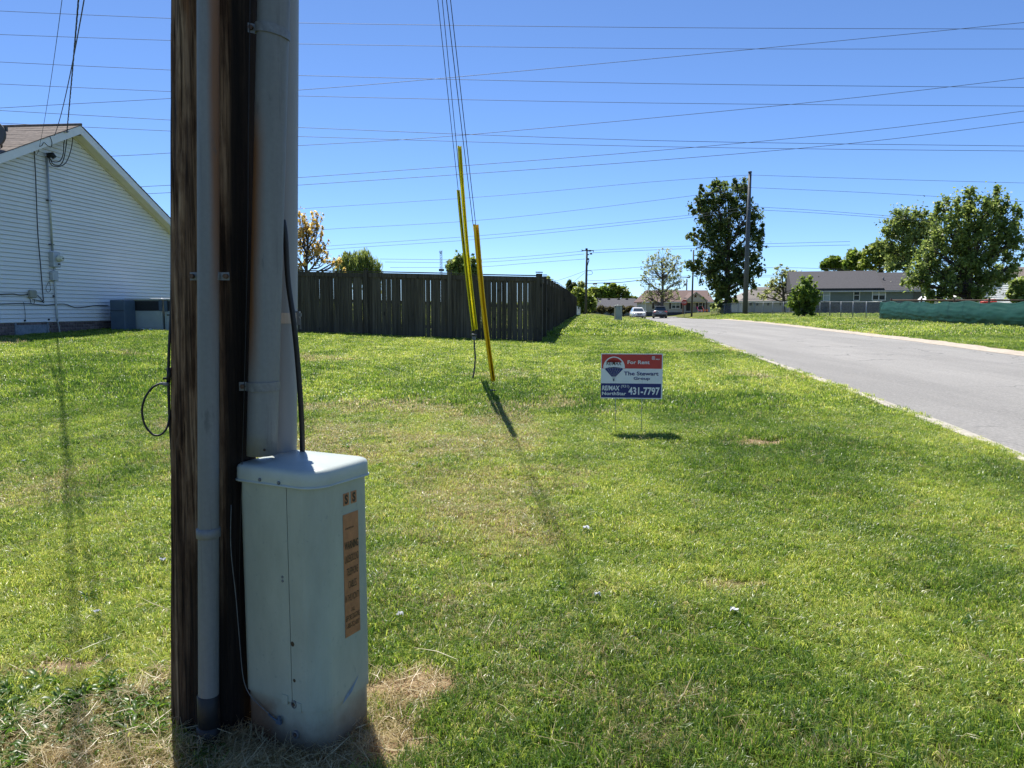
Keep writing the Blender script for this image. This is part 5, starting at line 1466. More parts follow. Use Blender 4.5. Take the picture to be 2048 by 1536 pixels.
while s < Lm:
    for sg in (1, -1):
        a, b = fpt(s, .03), fpt(s + sg * CH * .75, CH); w = .0017
        dd = (b - a).normalized(); sd = dd.orthogonal().normalized() * w; s2 = dd.cross(sd)
        mb.add([a + sd, a + s2, a - sd, a - s2, b + sd, b + s2, b - sd, b - s2], [(0, 1, 5, 4), (1, 2, 6, 5), (2, 3, 7, 6), (3, 0, 4, 7)])
    s += st
tag(put(mb, 'wire_mesh', M['chain'], cl), kind='stuff')
# tarp draped over the fence from where it meets the verge lawn to beyond the picture
TS0 = plen(CF[:4]) - .3; TS1 = LC - .2
ns = 320; nh = 34
ss = np.linspace(TS0, TS1, ns); V = []
prof = []
for i in range(ns):
    p, d = path_at(CF, ss[i]); n = Vector((d.y, -d.x, 0)); n = n if n.x < 0 else -n
    q = ss[i] - TS0; z0 = g(p.x, p.y)
    sagt = .0 + .10 * float(sstep(2.0, 4.5, q)) * (.6 + .4 * math.sin(q * .9)) + .04 * math.sin(q * 2.3)
    endin = float(sstep(0, .9, q))
    for j in range(nh):
        t = j / (nh - 1)
        if t < .72:                       # face towards the road, from the ground up
            k = t / .72; h = k * (CH - sagt); bulge = .16 * math.sin(PI * min(1, k * 1.05)) + .14 * (1 - k) ** 2
            wr = .012 * (float(vnoise(np.array([q * 1.0]), np.array([k * 5 + q * .12]), 2.0, 41)[0]) - .5) * 2 + .012 * (float(vnoise(np.array([q * .55]), np.array([k * 18 + q * .5]), 1.0, 42)[0]) - .5) * 2
            diag = .05 * math.sin(q * 7 - k * 6) * (1 - endin)
            o = .05 + (bulge + wr + diag) * (.35 + .65 * endin)
        else:                             # over the rail and down the back
            k = (t - .72) / .28; h = (CH - sagt) - k * 1.0 + .03 * math.sin(PI * min(1, k * 3)); o = .05 - min(k * 3, 1) * .12
        pp = p + n * o; V.append((pp.x, pp.y, z0 + max(h, 0.0) + .015 + .07 * (1 - endin) * (1 - t)))
ix = np.arange(ns * nh).reshape(ns, nh); q = np.stack([ix[:-1, :-1], ix[1:, :-1], ix[1:, 1:], ix[:-1, 1:]], -1).reshape(-1)
V = np.array(V)
to = link('tarp', np_mesh('tarp', V, q, 4, M['tarp'], None, True)); tag(to, 'long wrinkled dark green tarp draped over the fence across the road', 'tarp')
# brown rail fence behind the tarp
RF0, RF1 = Vector((xat(1782, 58), 58, 0)), Vector((xat(2075, 49), 49, 0)); rfz = empty('rail_fence', (RF0.x, RF0.y, g(RF0.x, RF0.y)), 'low brown rail fence showing just above the green tarp', 'rail fence')
d = (RF1 - RF0); L = d.length; d.normalize()
pts = []
for k in range(int(L / 2.4) + 1):
    p = RF0 + d * 2.4 * k; z = g(p.x, p.y); mb = MB(); mb.box((p.x, p.y, z + .72), (.09, .09, 1.5)); put(mb, 'post', M['rail'], rfz); pts.append(Vector((p.x, p.y, zat(600.5, p.y))))
mb = MB(); mb.tube(pts, .045, 6); put(mb, 'rail', M['rail'], rfz); mb = MB(); mb.tube([p - Vector((0, 0, .5)) for p in pts], .045, 6); put(mb, 'rail', M['rail'], rfz)
# white tanks / sheds and the red frame seen over the tarp
def shed(u0, u1, v0, Y, lab, dome=False):
    a, b = xat(u0, Y), xat(u1, Y); z = g(a, Y); zt = zat(v0, Y); w = b - a; root = empty('white_shed', ((a + b) / 2, Y, z), lab, 'shed', 'white sheds behind the tarp')
    mb = MB(); mb.bbox(((a + b) / 2, Y + .8, (z + zt) / 2), (w, 1.6, zt - z), .06); put(mb, 'body', M['whitewall'], root)
    mb = MB(); vs, fs = prism([(a - .08, zt), (b + .08, zt), ((a + b) / 2, zt + .35)], Vector((0, Y - .08, 0)), Vector((1, 0, 0)), Vector((0, 0, 1)), Vector((0, 1.76, 0))); mb.add(vs, fs); put(mb, 'roof', M['trim'], root)
    mb = MB(); mb.box(((a + b) / 2, Y - .02, (z + zt) / 2), (w * .45, .05, (zt - z) * .85)); put(mb, 'door', M['tanwall'], root)
shed(1853, 1865, 599, 78, 'small white shed with pale door just right of the green house corner'); shed(1869, 1877, 600, 77, 'narrow white shed beside the wider one by the green house')
shed(1911, 1932, 594, 74, 'white shed in the shade left of the big tree trunk'); shed(1941, 1956, 596, 74, 'white shed in the shade right of the big tree trunk')
Yr_ = 62.0; c0 = at(1984, 606, Yr_); root = empty('garden_frame', (c0.x, Yr_, g(c0.x, Yr_)), 'low red metal frame showing over the tarp near the right edge', 'metal frame')
zt = zat(600, Yr_); zb = g(c0.x, Yr_); w = .8
mb = MB()
for dx in (-w, -w * .3, w * .4, w): mb.tube([(c0.x + dx, Yr_, zb), (c0.x + dx * .6, Yr_ + .3, zt)], .04, 5)
mb.tube([(c0.x - w, Yr_, zt - .35), (c0.x + w, Yr_, zt - .3)], .04, 5); mb.tube([(c0.x - w * .6, Yr_ + .3, zt), (c0.x + w * .6, Yr_ + .3, zt + .05)], .05, 5); put(mb, 'bars', M['redpaint'], root)
mb = MB(); mb.bbox((c0.x - .1, Yr_ + .3, zt - .2), (w * 1.5, .4, .22), .06); put(mb, 'seat', M['redpaint'], root)

# ------------------------------------------------------------------ parked cars
def car(name, label, x, y, rz, W, L, H, paint, kind):
    root = empty(name, (x, y, g(x, y) + .02), label, 'car', 'cars on the road', rz)
    # sections along the length (front at -y): (y, half width, z low, z belt)
    sec = [(-L / 2, .72, .42, .66), (-L / 2 + .12, .90, .30, .80), (-L / 2 + .5, .97, .24, .93), (-L * .2, 1.0, .22, 1.0), (0, 1.0, .22, 1.03), (L * .25, 1.0, .22, 1.05), (L / 2 - .35, .98, .26, 1.06), (L / 2 - .06, .93, .36, 1.0), (L / 2, .86, .45, .88)]
    mb = MB(); hw = W / 2; k = H / 1.62
    rings = []
    for (yy, w, zl, zh) in sec:
        w *= hw; zl *= k; zh *= k
        rings.append([(-w * .92, yy, zl), (w * .92, yy, zl), (w, yy, zl + .12), (w, yy, (zl + zh) / 2 + .08), (w * .95, yy, zh - .05), (w * .86, yy, zh), (-w * .86, yy, zh), (-w * .95, yy, zh - .05), (-w, yy, (zl + zh) / 2 + .08), (-w, yy, zl + .12)])
    mb.loft(rings); body = link('body', mb.mesh('body', M[paint]), root)
    yf0, yf1, yr1, yr0 = (-L * .20, -L * .06, L * .28, L * .40) if kind == 'sedan' else (-L * .22, -L * .08, L * .38, L * .46)
    zb_, zt_ = 1.0 * k, H
    mb = MB(); b0, t0 = hw * .86, hw * .66
    cab_ = [[(-b0, yf0, zb_), (b0, yf0, zb_), (b0, yr0, zb_), (-b0, yr0, zb_)], [(-t0 * 1.05, yf1 + .02, zt_ - .10), (t0 * 1.05, yf1 + .02, zt_ - .10), (t0 * 1.05, yr1, zt_ - .10), (-t0 * 1.05, yr1, zt_ - .10)], [(-t0 * .9, yf1 + .22, zt_), (t0 * .9, yf1 + .22, zt_), (t0 * .9, yr1 - .15, zt_), (-t0 * .9, yr1 - .15, zt_)]]
    mb.loft(cab_, smooth=False); link('cabin', mb.mesh('cabin', M[paint]), root)
    def quad(name, P, inset, mat, off):
        c = sum((Vector(p) for p in P), Vector()) / 4; P = [Vector(p).lerp(c, inset) for p in P]; nrm = (P[1] - P[0]).cross(P[2] - P[0]).normalized()
        mb = MB(); a = [p + nrm * off for p in P]; b = [p - nrm * .01 for p in P]; mb.add(a + b, [(0, 1, 2, 3), (7, 6, 5, 4), (0, 4, 5, 1), (1, 5, 6, 2), (2, 6, 7, 3), (3, 7, 4, 0)]); return link(name, mb.mesh(name, mat), root)
    A, B = cab_[0], cab_[1]
    quad('windscreen', [A[0], A[1], B[1], B[0]], .09, M['carglass'], .012); quad('rear_window', [A[2], A[3], B[3], B[2]], .10, M['carglass'], .012)
    quad('side_window', [A[1], A[2], B[2], B[1]], .10, M['carglass'], .012); quad('side_window', [A[3], A[0], B[0], B[3]], .10, M['carglass'], .012)
    for sx in (-1, 1):
        for yy in (-L * .31, L * .30):
            mb = MB(); mb.loft([[(sx * (hw - .12) + o, yy + r * math.cos(t), .34 + r * math.sin(t)) for t in np.linspace(0, 2 * PI, 18, endpoint=False)] for o, r in ((-.11, .30), (-.10, .34), (.10, .34), (.12, .30))], smooth=False); w = link('wheel', mb.mesh('wheel', M['tyre']), root)
            mb = MB(); mb.loft([[(sx * (hw + .005) + o * sx, yy + r * math.cos(t), .34 + r * math.sin(t)) for t in np.linspace(0, 2 * PI, 14, endpoint=False)] for o, r in ((-.03, .22), (.003, .21), (-.01, .06))]); link('rim', mb.mesh('rim', M['rim']), w)
        mb = MB(); mb.bbox((sx * (hw + .09), -L * .16, 1.04 * k), (.20, .10, .14), .03); link('mirror', mb.mesh('mirror', M[paint]), root)
        mb = MB(); mb.bbox((sx * hw * .70, -L / 2 + .10, .74 * k), (.42, .20, .13), .03); link('headlight', mb.mesh('headlight', M['headlamp']), root)
        mb = MB(); mb.bbox((sx * hw * .78, L / 2 - .06, .86 * k), (.34, .12, .22), .03); link('tail_light', mb.mesh('tail_light', M['taillamp']), root)
        mb = MB(); mb.bbox((sx * hw * .74, -L / 2 + .07, .44 * k), (.26, .10, .09), .02); link('fog_light', mb.mesh('fog_light', M['carblack']), root)
    mb = MB(); mb.bbox((0, -L / 2 + .02, .68 * k), (.78, .10, .20), .04); gr = link('grille', mb.mesh('grille', M['carblack']), root)
    mb = MB(); mb.box((0, -L / 2 - .035, .68 * k), (.10, .01, .10)); link('badge', mb.mesh('badge', M['rim']), gr)
    mb = MB(); mb.bbox((0, -L / 2 + .05, .40 * k), (1.1, .12, .12), .03); link('lower_intake', mb.mesh('lower_intake', M['carblack']), root)
    mb = MB(); mb.box((0, -L / 2 - .02, .50 * k), (.31, .02, .15)); mb.box((0, L / 2 + .01, .80 * k), (.31, .02, .15)); link('number_plate', mb.mesh('number_plate', M['plate']), root)
    mb = MB(); mb.bbox((0, L / 2 - .08, .46 * k), (W * .86, .22, .20), .05); link('rear_bumper', mb.mesh('rear_bumper', M['carblack']), root)
    mb = MB(); mb.box((0, 0, .24), (W * .8, L * .92, .12)); link('underbody', mb.mesh('underbody', M['carblack']), root)
    if kind != 'sedan':
        for sx in (-1, 1): mb = MB(); mb.tube([(sx * t0 * .85, yf1 + .3, zt_ + .05), (sx * t0 * .85, yr1 - .2, zt_ + .05)], .02, 6); link('roof_rail', mb.mesh('roof_rail', M['carblack']), root)
        mb = MB(); mb.bbox((0, yr1 + .03, zt_ - .06), (t0 * 1.9, .26, .05), .02); sp_ = link('spoiler', mb.mesh('spoiler', M[paint]), root)
        mb = MB(); mb.box((0, L / 2 + .02, .95 * k), (.8, .03, .05)); link('chrome_strip', mb.mesh('chrome_strip', M['rim']), root)
    return root
Yc = 104.0
car('parked_car', 'white sedan facing the camera on the far road', xat(1280.5, Yc), Yc + 2, R(-3), 1.86, 4.7, 1.50, 'carwhite', 'sedan')
car('parked_car', 'dark grey sport utility vehicle seen from behind with red tail lights', xat(1322.5, Yc), Yc + 1, R(180 - 9), 1.88, 4.6, 1.62, 'cargrey', 'suv')

# ------------------------------------------------------------------ trees
def tree(name, label, cat, group, u_base, Y, blobs, leaf, n_leaves, size, trunk_r, seed, bark='bark', clumps=22, spread=.20, twig=True, fork=.28, shell=.55, droop=0.0, v_base=None, trunk=True, aspect=1.5, upsweep=.5, x_base=None, zlow=None, jig=1.0, dens=2.6, vert=1.0):
    r = np.random.default_rng(seed)
    bx = xat(u_base, Y) if x_base is None else x_base; bz = g(bx, Y) - .05
    root = empty(name, (bx, Y, bz), label, cat, group)
    C = []
    for (u, v, ru, rv) in blobs:
        c = at(u, v, Y); s = Y / F / CP
        C.append((np.array([c.x, Y + r.uniform(-.25, .25) * ru * s, c.z]), np.array([ru * s, max(ru, rv * .6) * s * .9, rv * s])))
    vol = np.array([c[1][0] * c[1][2] for c in C]); share = vol / vol.sum()
    tb = MB(); base = Vector((bx, Y, bz))
    ztop = max(c[0][2] + c[1][2] * .5 for c in C); zmin = min(c[0][2] - c[1][2] for c in C)
    main = Vector(np.average([c[0] for c in C], axis=0, weights=vol)); main.z = ztop
    H = ztop - bz
    def tp(t): return base.lerp(Vector((main.x, main.y, ztop)), t) + Vector((math.sin(t * 5 + seed) * .02 * H, 0, 0)) * t
    if trunk: tb.tube([base - Vector((0, 0, .2))] + [tp(t) for t in np.linspace(0.02, .92, 12)], [trunk_r * 1.35, trunk_r * 1.1] + [trunk_r * (1 - .93 * t) + .012 for t in np.linspace(.1, .95, 11)], 8)
    P, N, T, S = [], [], [], []
    for (c, e), sh in zip(C, share):
        nc = max(4, int(clumps * dens * len(C) * sh + .5)); cl_ = []
        for k in range(nc):
            while True:
                q = r.normal(size=3); q /= np.linalg.norm(q); rad = r.uniform(0, 1) ** (1 / 3) if r.random() > shell else r.uniform(.72, .98)
                p = c + q * e * rad
                if p[2] > bz + .2: break
            cl_.append(p)
        if twig:
            fc = Vector(c); t0 = np.clip((c[2] - e[2] * .6 - bz) / H * .8, fork * .7, .85); a = tp(t0); lr = trunk_r * (1 - .85 * t0) * .55 + .01
            midp = a.lerp(fc, .5) + Vector((0, 0, -.05 * H * (1 - upsweep)))
            lim = smooth_path([a, midp, fc], 4); 
            if trunk: tb.tube(lim, [lr * (1 - .6 * i / (len(lim) - 1)) for i in range(len(lim))], 5, False)
            for p in cl_:
                pv = Vector(p); st = lim[r.integers(2, len(lim))] if trunk else Vector((bx + r.uniform(-.1, .1), Y + r.uniform(-.1, .1), bz))
                m = st.lerp(pv, .5) + Vector((r.uniform(-.06, .06) * H * .5, r.uniform(-.06, .06) * H * .5, (upsweep - .5) * -.12 * H * .5))
                tw = smooth_path([st, m, pv], 3); tb.tube(tw, [lr * .38 * (1 - .75 * i / (len(tw) - 1)) + .004 for i in range(len(tw))], 4, False)
        nl = max(20, int(n_leaves * sh / nc))
        for p in cl_:
            cr = spread * min(e[0], e[2]) * 2 * r.uniform(.45, 1.5)
            q = r.normal(size=(nl, 3)); q /= np.maximum(np.linalg.norm(q, axis=1, keepdims=True), 1e-6); q *= np.minimum(np.abs(r.normal(0, .62, (nl, 1))), 1.35) * cr
            q *= r.uniform(.55, 1.25, 3) * np.array([1, 1, vert])
            if droop: q[:, 2] -= np.abs(r.normal(size=nl)) * droop
            pos = p + q
            pos = pos[pos[:, 2] > (zlow if zlow is not None else bz + .05)]
            n_ = r.normal(size=(len(pos), 3)) * jig + np.array([0, -.15, .75]); n_ /= np.linalg.norm(n_, axis=1, keepdims=True)
            P.append(pos); N.append(n_); T.append(np.clip(r.normal(.5, .13) + r.normal(0, .22, len(pos)), 0, 1)); S.append(size * r.uniform(.55, 1.35, len(pos)))
    P = np.concatenate(P); N = np.concatenate(N); T = np.concatenate(T); S = np.concatenate(S)
    a = np.cross(N, r.normal(size=N.shape)); a /= np.linalg.norm(a, axis=1, keepdims=True); b = np.cross(N, a)
    if droop: a = a * .4 + np.array([0, 0, -1.0]); a /= np.linalg.norm(a, axis=1, keepdims=True)
    s = S[:, None]; L_ = P + a * s * aspect * .5; R_ = P - a * s * aspect * .5; U = P + b * s * .5 + N * s * .12; D = P - b * s * .5 + N * s * .12
    V = np.stack([L_, U, R_, D], 1).reshape(-1, 3) - np.array(root.location)
    me = np_mesh('crown', V, np.arange(len(V)), 4, M[leaf], {'tint': ('FACE', T)})
    link('crown', me, root)
    if tb.v: put(tb, 'trunk', M[bark], root)
    return root
# tall dark tree by the steel pole
tree('dark_tree', 'tall dense dark green tree behind the steel pole', 'tree', 'trees across the road', 1456, 93, [(1440, 385, 22, 24), (1415, 395, 16, 30), (1475, 385, 22, 30), (1398, 380, 8, 14), (1398, 420, 18, 28), (1440, 430, 38, 40), (1492, 430, 24, 40), (1512, 455, 14, 26), (1390, 470, 14, 22), (1430, 490, 36, 44), (1490, 495, 32, 40), (1385, 530, 14, 16), (1412, 540, 26, 26), (1450, 555, 40, 38), (1498, 545, 24, 36), (1455, 590, 28, 18), (1438, 606, 18, 10)],
     'lf_dark', 24000, .24, .42, 11, clumps=11, spread=.22, shell=.7, fork=.12, dens=2.0)
# airy tree in front of the star house
tree('airy_tree', 'pale airy spring tree with visible branches in front of the house with the star', 'tree', 'trees across the road', 1324, 110, [(1327, 515, 24, 18), (1300, 530, 20, 18), (1350, 528, 18, 18), (1325, 545, 34, 24), (1287, 560, 12, 18), (1358, 560, 14, 20), (1320, 580, 36, 16), (1296, 595, 16, 12), (1342, 592, 22, 12), (1312, 602, 16, 8)],
     'lf_pale', 3000, .14, .30, 12, 'palebark', clumps=30, dens=.9, spread=.17, shell=.75, fork=.1, upsweep=.9)
# maples on the right
tree('maple_tree', 'large dark green maple with two trunks at the right, behind the tarp', 'tree', 'trees across the road', 1936, 68, [(1942, 400, 14, 30), (1900, 420, 24, 26), (1997, 405, 18, 30), (1960, 430, 34, 34), (2015, 440, 22, 34), (1905, 465, 36, 36), (1960, 480, 44, 40), (2012, 490, 32, 36), (1870, 500, 24, 30), (1920, 530, 46, 34), (1985, 540, 42, 30), (1850, 535, 26, 26), (1830, 560, 26, 20), (1880, 570, 38, 22), (1945, 575, 50, 22), (1862, 590, 18, 14), (2028, 530, 10, 18), (1930, 590, 36, 14)],
     'lf_maple', 32000, .18, .36, 13, clumps=10, spread=.22, shell=.75, fork=.06, dens=2.6, vert=1.5)
tree('round_tree', 'rounded lighter maple left of the large dark one, behind the green house roof', 'tree', 'trees across the road', 1815, 96, [(1815, 440, 34, 26), (1785, 450, 24, 26), (1845, 445, 26, 26), (1775, 480, 16, 26), (1820, 480, 44, 34), (1860, 480, 24, 34), (1810, 520, 36, 24)], 'lf_maple', 13000, .23, .36, 14, clumps=11, spread=.22, shell=.75, fork=.2, vert=1.4)
for k, (u, bl, lab) in enumerate(((1760, [(1745, 505, 20, 18), (1765, 495, 18, 18), (1780, 515, 24, 22), (1735, 525, 18, 14), (1760, 530, 30, 14)], 'broad light green tree directly behind the middle of the green house roof'), (1715, [(1710, 515, 14, 16), (1722, 530, 18, 14), (1700, 530, 12, 12)], 'small green tree behind the left part of the green house roof'), (1665, [(1665, 525, 14, 12), (1650, 533, 10, 8), (1682, 532, 14, 10)], 'leftmost low tree showing over the green house roof'))):
    tree('backyard_tree', lab, 'tree', 'trees behind the green house', u, 120 + 3 * k, bl, 'lf_light' if k == 0 else 'lf_bush', 4200, .36, .3, 20 + k, clumps=10, spread=.24, shell=.6, fork=.3)
tree('verge_bush', 'bushy young tree growing in the chain link fence', 'bush', None, 1608, 63.5, [(1612, 568, 14, 16), (1604, 585, 22, 16), (1624, 580, 14, 14), (1596, 605, 20, 12), (1615, 600, 22, 14), (1630, 600, 10, 10), (1600, 620, 16, 10), (1618, 618, 14, 12)], 'lf_bush', 6500, .17, .14, 31, clumps=9, spread=.24, shell=.5, fork=.06)
tree('bare_tree', 'half bare spring tree with grey branches left of the green house', 'tree', 'trees across the road', 1568, 99, [(1566, 540, 18, 12), (1585, 550, 18, 14), (1558, 562, 18, 16), (1580, 572, 20, 14), (1543, 575, 14, 14), (1530, 592, 16, 10), (1568, 590, 22, 12)], 'lf_pale', 3600, .17, .24, 32, 'palebark', clumps=15, dens=1.2, spread=.2, shell=.7, fork=.12, upsweep=.9)
tree('edge_bush', 'leafy bush at the right edge in front of the white sided house', 'bush', None, 2036, 60, [(2036, 570, 12, 14), (2045, 580, 14, 16), (2030, 590, 12, 14), (2044, 600, 16, 12)], 'lf_maple', 2600, .2, .1, 33, clumps=10, spread=.26, fork=.1)
tree('sapling', 'small pale sapling by the chain link fence below the tall dark tree', 'sapling', None, 1445, 95, [(1445, 612, 4, 5), (1443, 621, 6, 6)], 'lf_pale', 420, .17, .05, 34, clumps=8, spread=.3, fork=.1)
# trees beyond the wooden fence
tree('bronze_tree', 'bronze and yellow leaved tree with upright stems behind the fence, beside the plastic pipe', 'tree', 'trees behind the wooden fence', 612, 36, [(612, 445, 20, 30), (590, 455, 24, 36), (632, 455, 16, 30), (648, 485, 14, 26), (615, 490, 30, 30), (640, 515, 24, 20), (668, 525, 16, 16), (600, 525, 26, 22), (690, 538, 8, 10), (575, 490, 14, 36)],
     'lf_bronze', 1500, .085, .12, 41, 'bark', clumps=26, dens=.62, spread=.13, vert=2.0, shell=.4, fork=.05, upsweep=1.0)
tree('willow_tree', 'small weeping willow behind the fence', 'tree', 'trees behind the wooden fence', 712, 62, [(697, 512, 16, 10), (725, 512, 20, 12), (685, 528, 16, 14), (715, 528, 26, 16), (745, 528, 16, 14), (757, 540, 10, 10), (700, 545, 24, 12), (735, 548, 20, 10)], 'lf_willow', 7200, .075, .2, 42, 'palebark', clumps=14, spread=.26, shell=.6, fork=.2, droop=.45, aspect=5)
tree('shade_tree', 'round dark green tree behind the fence near the guy guards', 'tree', 'trees behind the wooden fence', 925, 76, [(905, 540, 14, 16), (925, 530, 20, 18), (945, 535, 14, 18), (925, 550, 34, 14), (955, 548, 8, 12)], 'lf_maple', 5200, .26, .3, 43, clumps=10, spread=.25, fork=.3)
tree('yellow_green_tree', 'yellow green tree just above the side run of the fence', 'tree', 'trees behind the wooden fence', 1092, 92, [(1090, 570, 14, 12), (1102, 578, 14, 10), (1085, 580, 12, 10)], 'lf_light', 2000, .26, .2, 44, clumps=10, spread=.25, fork=.3)
# trees and hedge round the far grey house
tree('cedar_tree', 'dark narrow tree left of the distant wood pole', 'tree', 'trees beyond the end of the fence', 1141, 122, [(1141, 570, 7, 9), (1147, 575, 8, 10), (1139, 585, 8, 10), (1150, 590, 8, 12)], 'lf_dark', 1500, .3, .2, 51, clumps=9, spread=.26, fork=.1)
tree('wispy_tree', 'wispy grey-green tree top right beside the distant wood pole', 'tree', 'trees beyond the end of the fence', 1162, 128, [(1162, 572, 6, 10), (1160, 585, 8, 12), (1168, 590, 8, 12)], 'lf_pale', 800, .3, .2, 52, clumps=12, spread=.26, fork=.1)
tree('hedge_tree', 'bright yellow green bushy tree at the foot of the distant wood pole', 'bush', 'trees beyond the end of the fence', 1168, 117, [(1155, 590, 12, 14), (1172, 590, 14, 14), (1160, 606, 16, 12), (1180, 606, 14, 12), (1166, 618, 18, 10), (1187, 612, 8, 10)], 'lf_light', 5000, .26, .15, 53, clumps=10, spread=.26, fork=.05)
for k, (u, bl) in enumerate(((1190, [(1185, 585, 12, 10), (1198, 590, 12, 10)]), (1212, [(1208, 585, 14, 12), (1220, 588, 12, 12)]), (1238, [(1230, 580, 14, 12), (1245, 586, 12, 12), (1225, 592, 14, 8)]), (1268, [(1265, 597, 8, 5)]))):
    tree('background_tree', ('olive tree behind the left end of the far grey roof', 'green tree behind the middle of the far grey roof', 'taller rounded green tree behind the right half of the far grey roof', 'small green tree top just right of the far grey roof')[k], 'tree', 'trees behind the far grey house', u, 172, bl, 'lf_light' if k != 1 else 'lf_bush', 2600 if k < 3 else 500, .45, .3, 60 + k, clumps=10, spread=.26, fork=.3)
for k, (u, v, ru, rv) in enumerate(((1186, 621, 9, 5), (1203, 619, 10, 7), (1222, 620, 9, 6), (1247, 619, 9, 7), (1262, 619, 8, 6))):
    tree('hedge_bush', ('leftmost brownish hedge bush below the far grey house', 'second hedge bush from the left, taller and greener, below the far grey house', 'dark brownish hedge bush just left of the roadside pedestal', 'dark hedge bush just right of the roadside pedestal', 'brownish hedge bush left of the white car')[k], 'bush', 'hedge bushes below the far grey house', u, 133, [(u, v, ru, rv), (u - 3, v - 2, ru * .6, rv * .7), (u + 3, v, ru * .7, rv * .8)], 'lf_brown', 1300, .22, .1, 70 + k, clumps=8, spread=.3, fork=.02)
# woods on the horizon, one mass
def woods():
    r = np.random.default_rng(5); n = 26000; ang = r.uniform(-.9, .9, n); d = r.uniform(330, 420, n); x = np.sin(ang) * d; y = np.cos(ang) * d
    hmax = 3.6 + 1.6 * vnoise(ang * 30, ang * 0, 1.0, 8) + .8 * vnoise(ang * 120, ang * 0, 1.0, 9); z = r.uniform(0, 1, n) ** .8 * hmax
    s = r.uniform(.7, 1.6, n)[:, None]; a = r.normal(size=(n, 3)); a /= np.linalg.norm(a, axis=1, keepdims=True); b = np.cross(a, r.normal(size=(n, 3))); b /= np.linalg.norm(b, axis=1, keepdims=True); P = np.stack([x, y, z], -1)
    V = np.stack([P + a * s, P + b * s, P - a * s, P - b * s], 1).reshape(-1, 3); me = np_mesh('distant_woods', V, np.arange(len(V)), 4, M['lf_maple'], {'tint': ('FACE', r.uniform(0, 1, n))}); tag(link('distant_woods', me), 'low far woods along the horizon', None, None, 'stuff')
woods()

# ------------------------------------------------------------------ paper scraps on the lawn
for k, (u, v, lab) in enumerate(((1172, 1070, 'white paper scrap in the lawn, the one in the middle below the sign'), (1195, 1205, 'white paper scrap in the lawn, right of the pedestal and nearer the camera'), (1470, 1240, 'white crumpled paper scrap nearest the camera at the right'), (800, 1247, 'tiny white scrap in the grass beside the pedestal'), (48, 932, 'white scrap near the left picture edge'), (325, 1135, 'white scrap in the lawn just left of the wooden pole'), (195, 1243, 'white scrap at the edge of the dry grass on the left'))):
    p = ground_at(u, v); r = random.Random(k); mb = MB(); n = 5; s = .020 if k in (0, 2) else .014
    hs = [[r.uniform(.01, .035) for _ in range(n)] for _ in range(n)]
    vs = [(p.x + (i - 2) * s * .5 + r.uniform(-.004, .004), p.y + (j - 2) * s * .5 + r.uniform(-.004, .004), p.z + .028 + hs[i][j] * .7) for i in range(n) for j in range(n)]
    mb.add(vs, [(i * n + j, (i + 1) * n + j, (i + 1) * n + j + 1, i * n + j + 1) for i in range(n - 1) for j in range(n - 1)]); o = put(mb, 'paper_scrap', M['paper'], None, p); tag(o, lab, 'litter', 'paper scraps on the lawn')

# ------------------------------------------------------------------ grass
def tuft(name, seed, n, rad, hmin, hmax, w, lean):
    r = np.random.default_rng(seed)
    q = r.uniform(0, 1, n) ** .5 * rad; a = r.uniform(0, 2 * PI, n); p = np.stack([q * np.cos(a), q * np.sin(a)], -1)
    h = r.uniform(hmin, hmax, n); az = r.uniform(0, 2 * PI, n); L = h * r.uniform(.2, 1, n) * lean; ww = w * r.uniform(.6, 1.2, n)
    d = np.stack([np.cos(az), np.sin(az)], -1); sd = np.stack([-np.sin(az), np.cos(az)], -1) * ww[:, None] / 2
    tw = r.uniform(-.6, .6, n)[:, None]; sd2 = sd * .85 + d * tw * ww[:, None] * .4
    def pt(xy, z): return np.concatenate([xy, z[:, None]], 1)
    B0, B1 = pt(p - sd, h * 0 - .012), pt(p + sd, h * 0 - .012); m = p + d * (L * .35)[:, None]; M0, M1 = pt(m - sd2, h * .6), pt(m + sd2, h * .6)
    t = p + d * L[:, None]; zt = h * (1 - .28 * np.clip(L / h, 0, 1.5) ** 2); T0, T1 = pt(t - sd * .18, zt), pt(t + sd * .18, zt)
    V = np.stack([B0, B1, M1, M0, T1, T0], 1).reshape(-1, 3); b = np.arange(n)[:, None] * 6
    F_ = np.concatenate([b + np.array([[0, 1, 2, 3]]), b + np.array([[3, 2, 4, 5]])], 1).reshape(-1)
    tint = np.repeat(r.uniform(0, 1, n), 2)
    return np_mesh(name, V, F_, 4, M['grass'], {'tint': ('FACE', tint)})
def straw_tuft(name, seed, n, rad, l0, l1, w):
    r = np.random.default_rng(seed)
    q = r.uniform(0, 1, n) ** .5 * rad; a = r.uniform(0, 2 * PI, n); c = np.stack([q * np.cos(a), q * np.sin(a), r.uniform(.004, .03, n)], -1)
    az = r.uniform(0, 2 * PI, n); l = r.uniform(l0, l1, n); el = r.normal(0, .28, n); d = np.stack([np.cos(az) * np.cos(el), np.sin(az) * np.cos(el), np.sin(el)], -1)
    s = np.stack([-np.sin(az), np.cos(az), r.uniform(-.5, .5, n)], -1) * (w * r.uniform(.5, 1.2, n))[:, None] / 2; k = np.stack([np.cos(az + 1.3), np.sin(az + 1.3), np.full(n, .6)], -1) * (l * r.uniform(-.12, .12, n))[:, None]
    A, B, C_ = c - d * l[:, None] / 2, c + k, c + d * l[:, None] / 2
    V = np.stack([A - s * .5, A + s * .5, B + s, B - s, C_ + s * .4, C_ - s * .4], 1).reshape(-1, 3); b = np.arange(n)[:, None] * 6
    F_ = np.concatenate([b + np.array([[0, 1, 2, 3]]), b + np.array([[3, 2, 4, 5]])], 1).reshape(-1)
    return np_mesh(name, V, F_, 4, M['grass'], {'tint': ('FACE', np.repeat(r.uniform(0, 1, n), 2))})
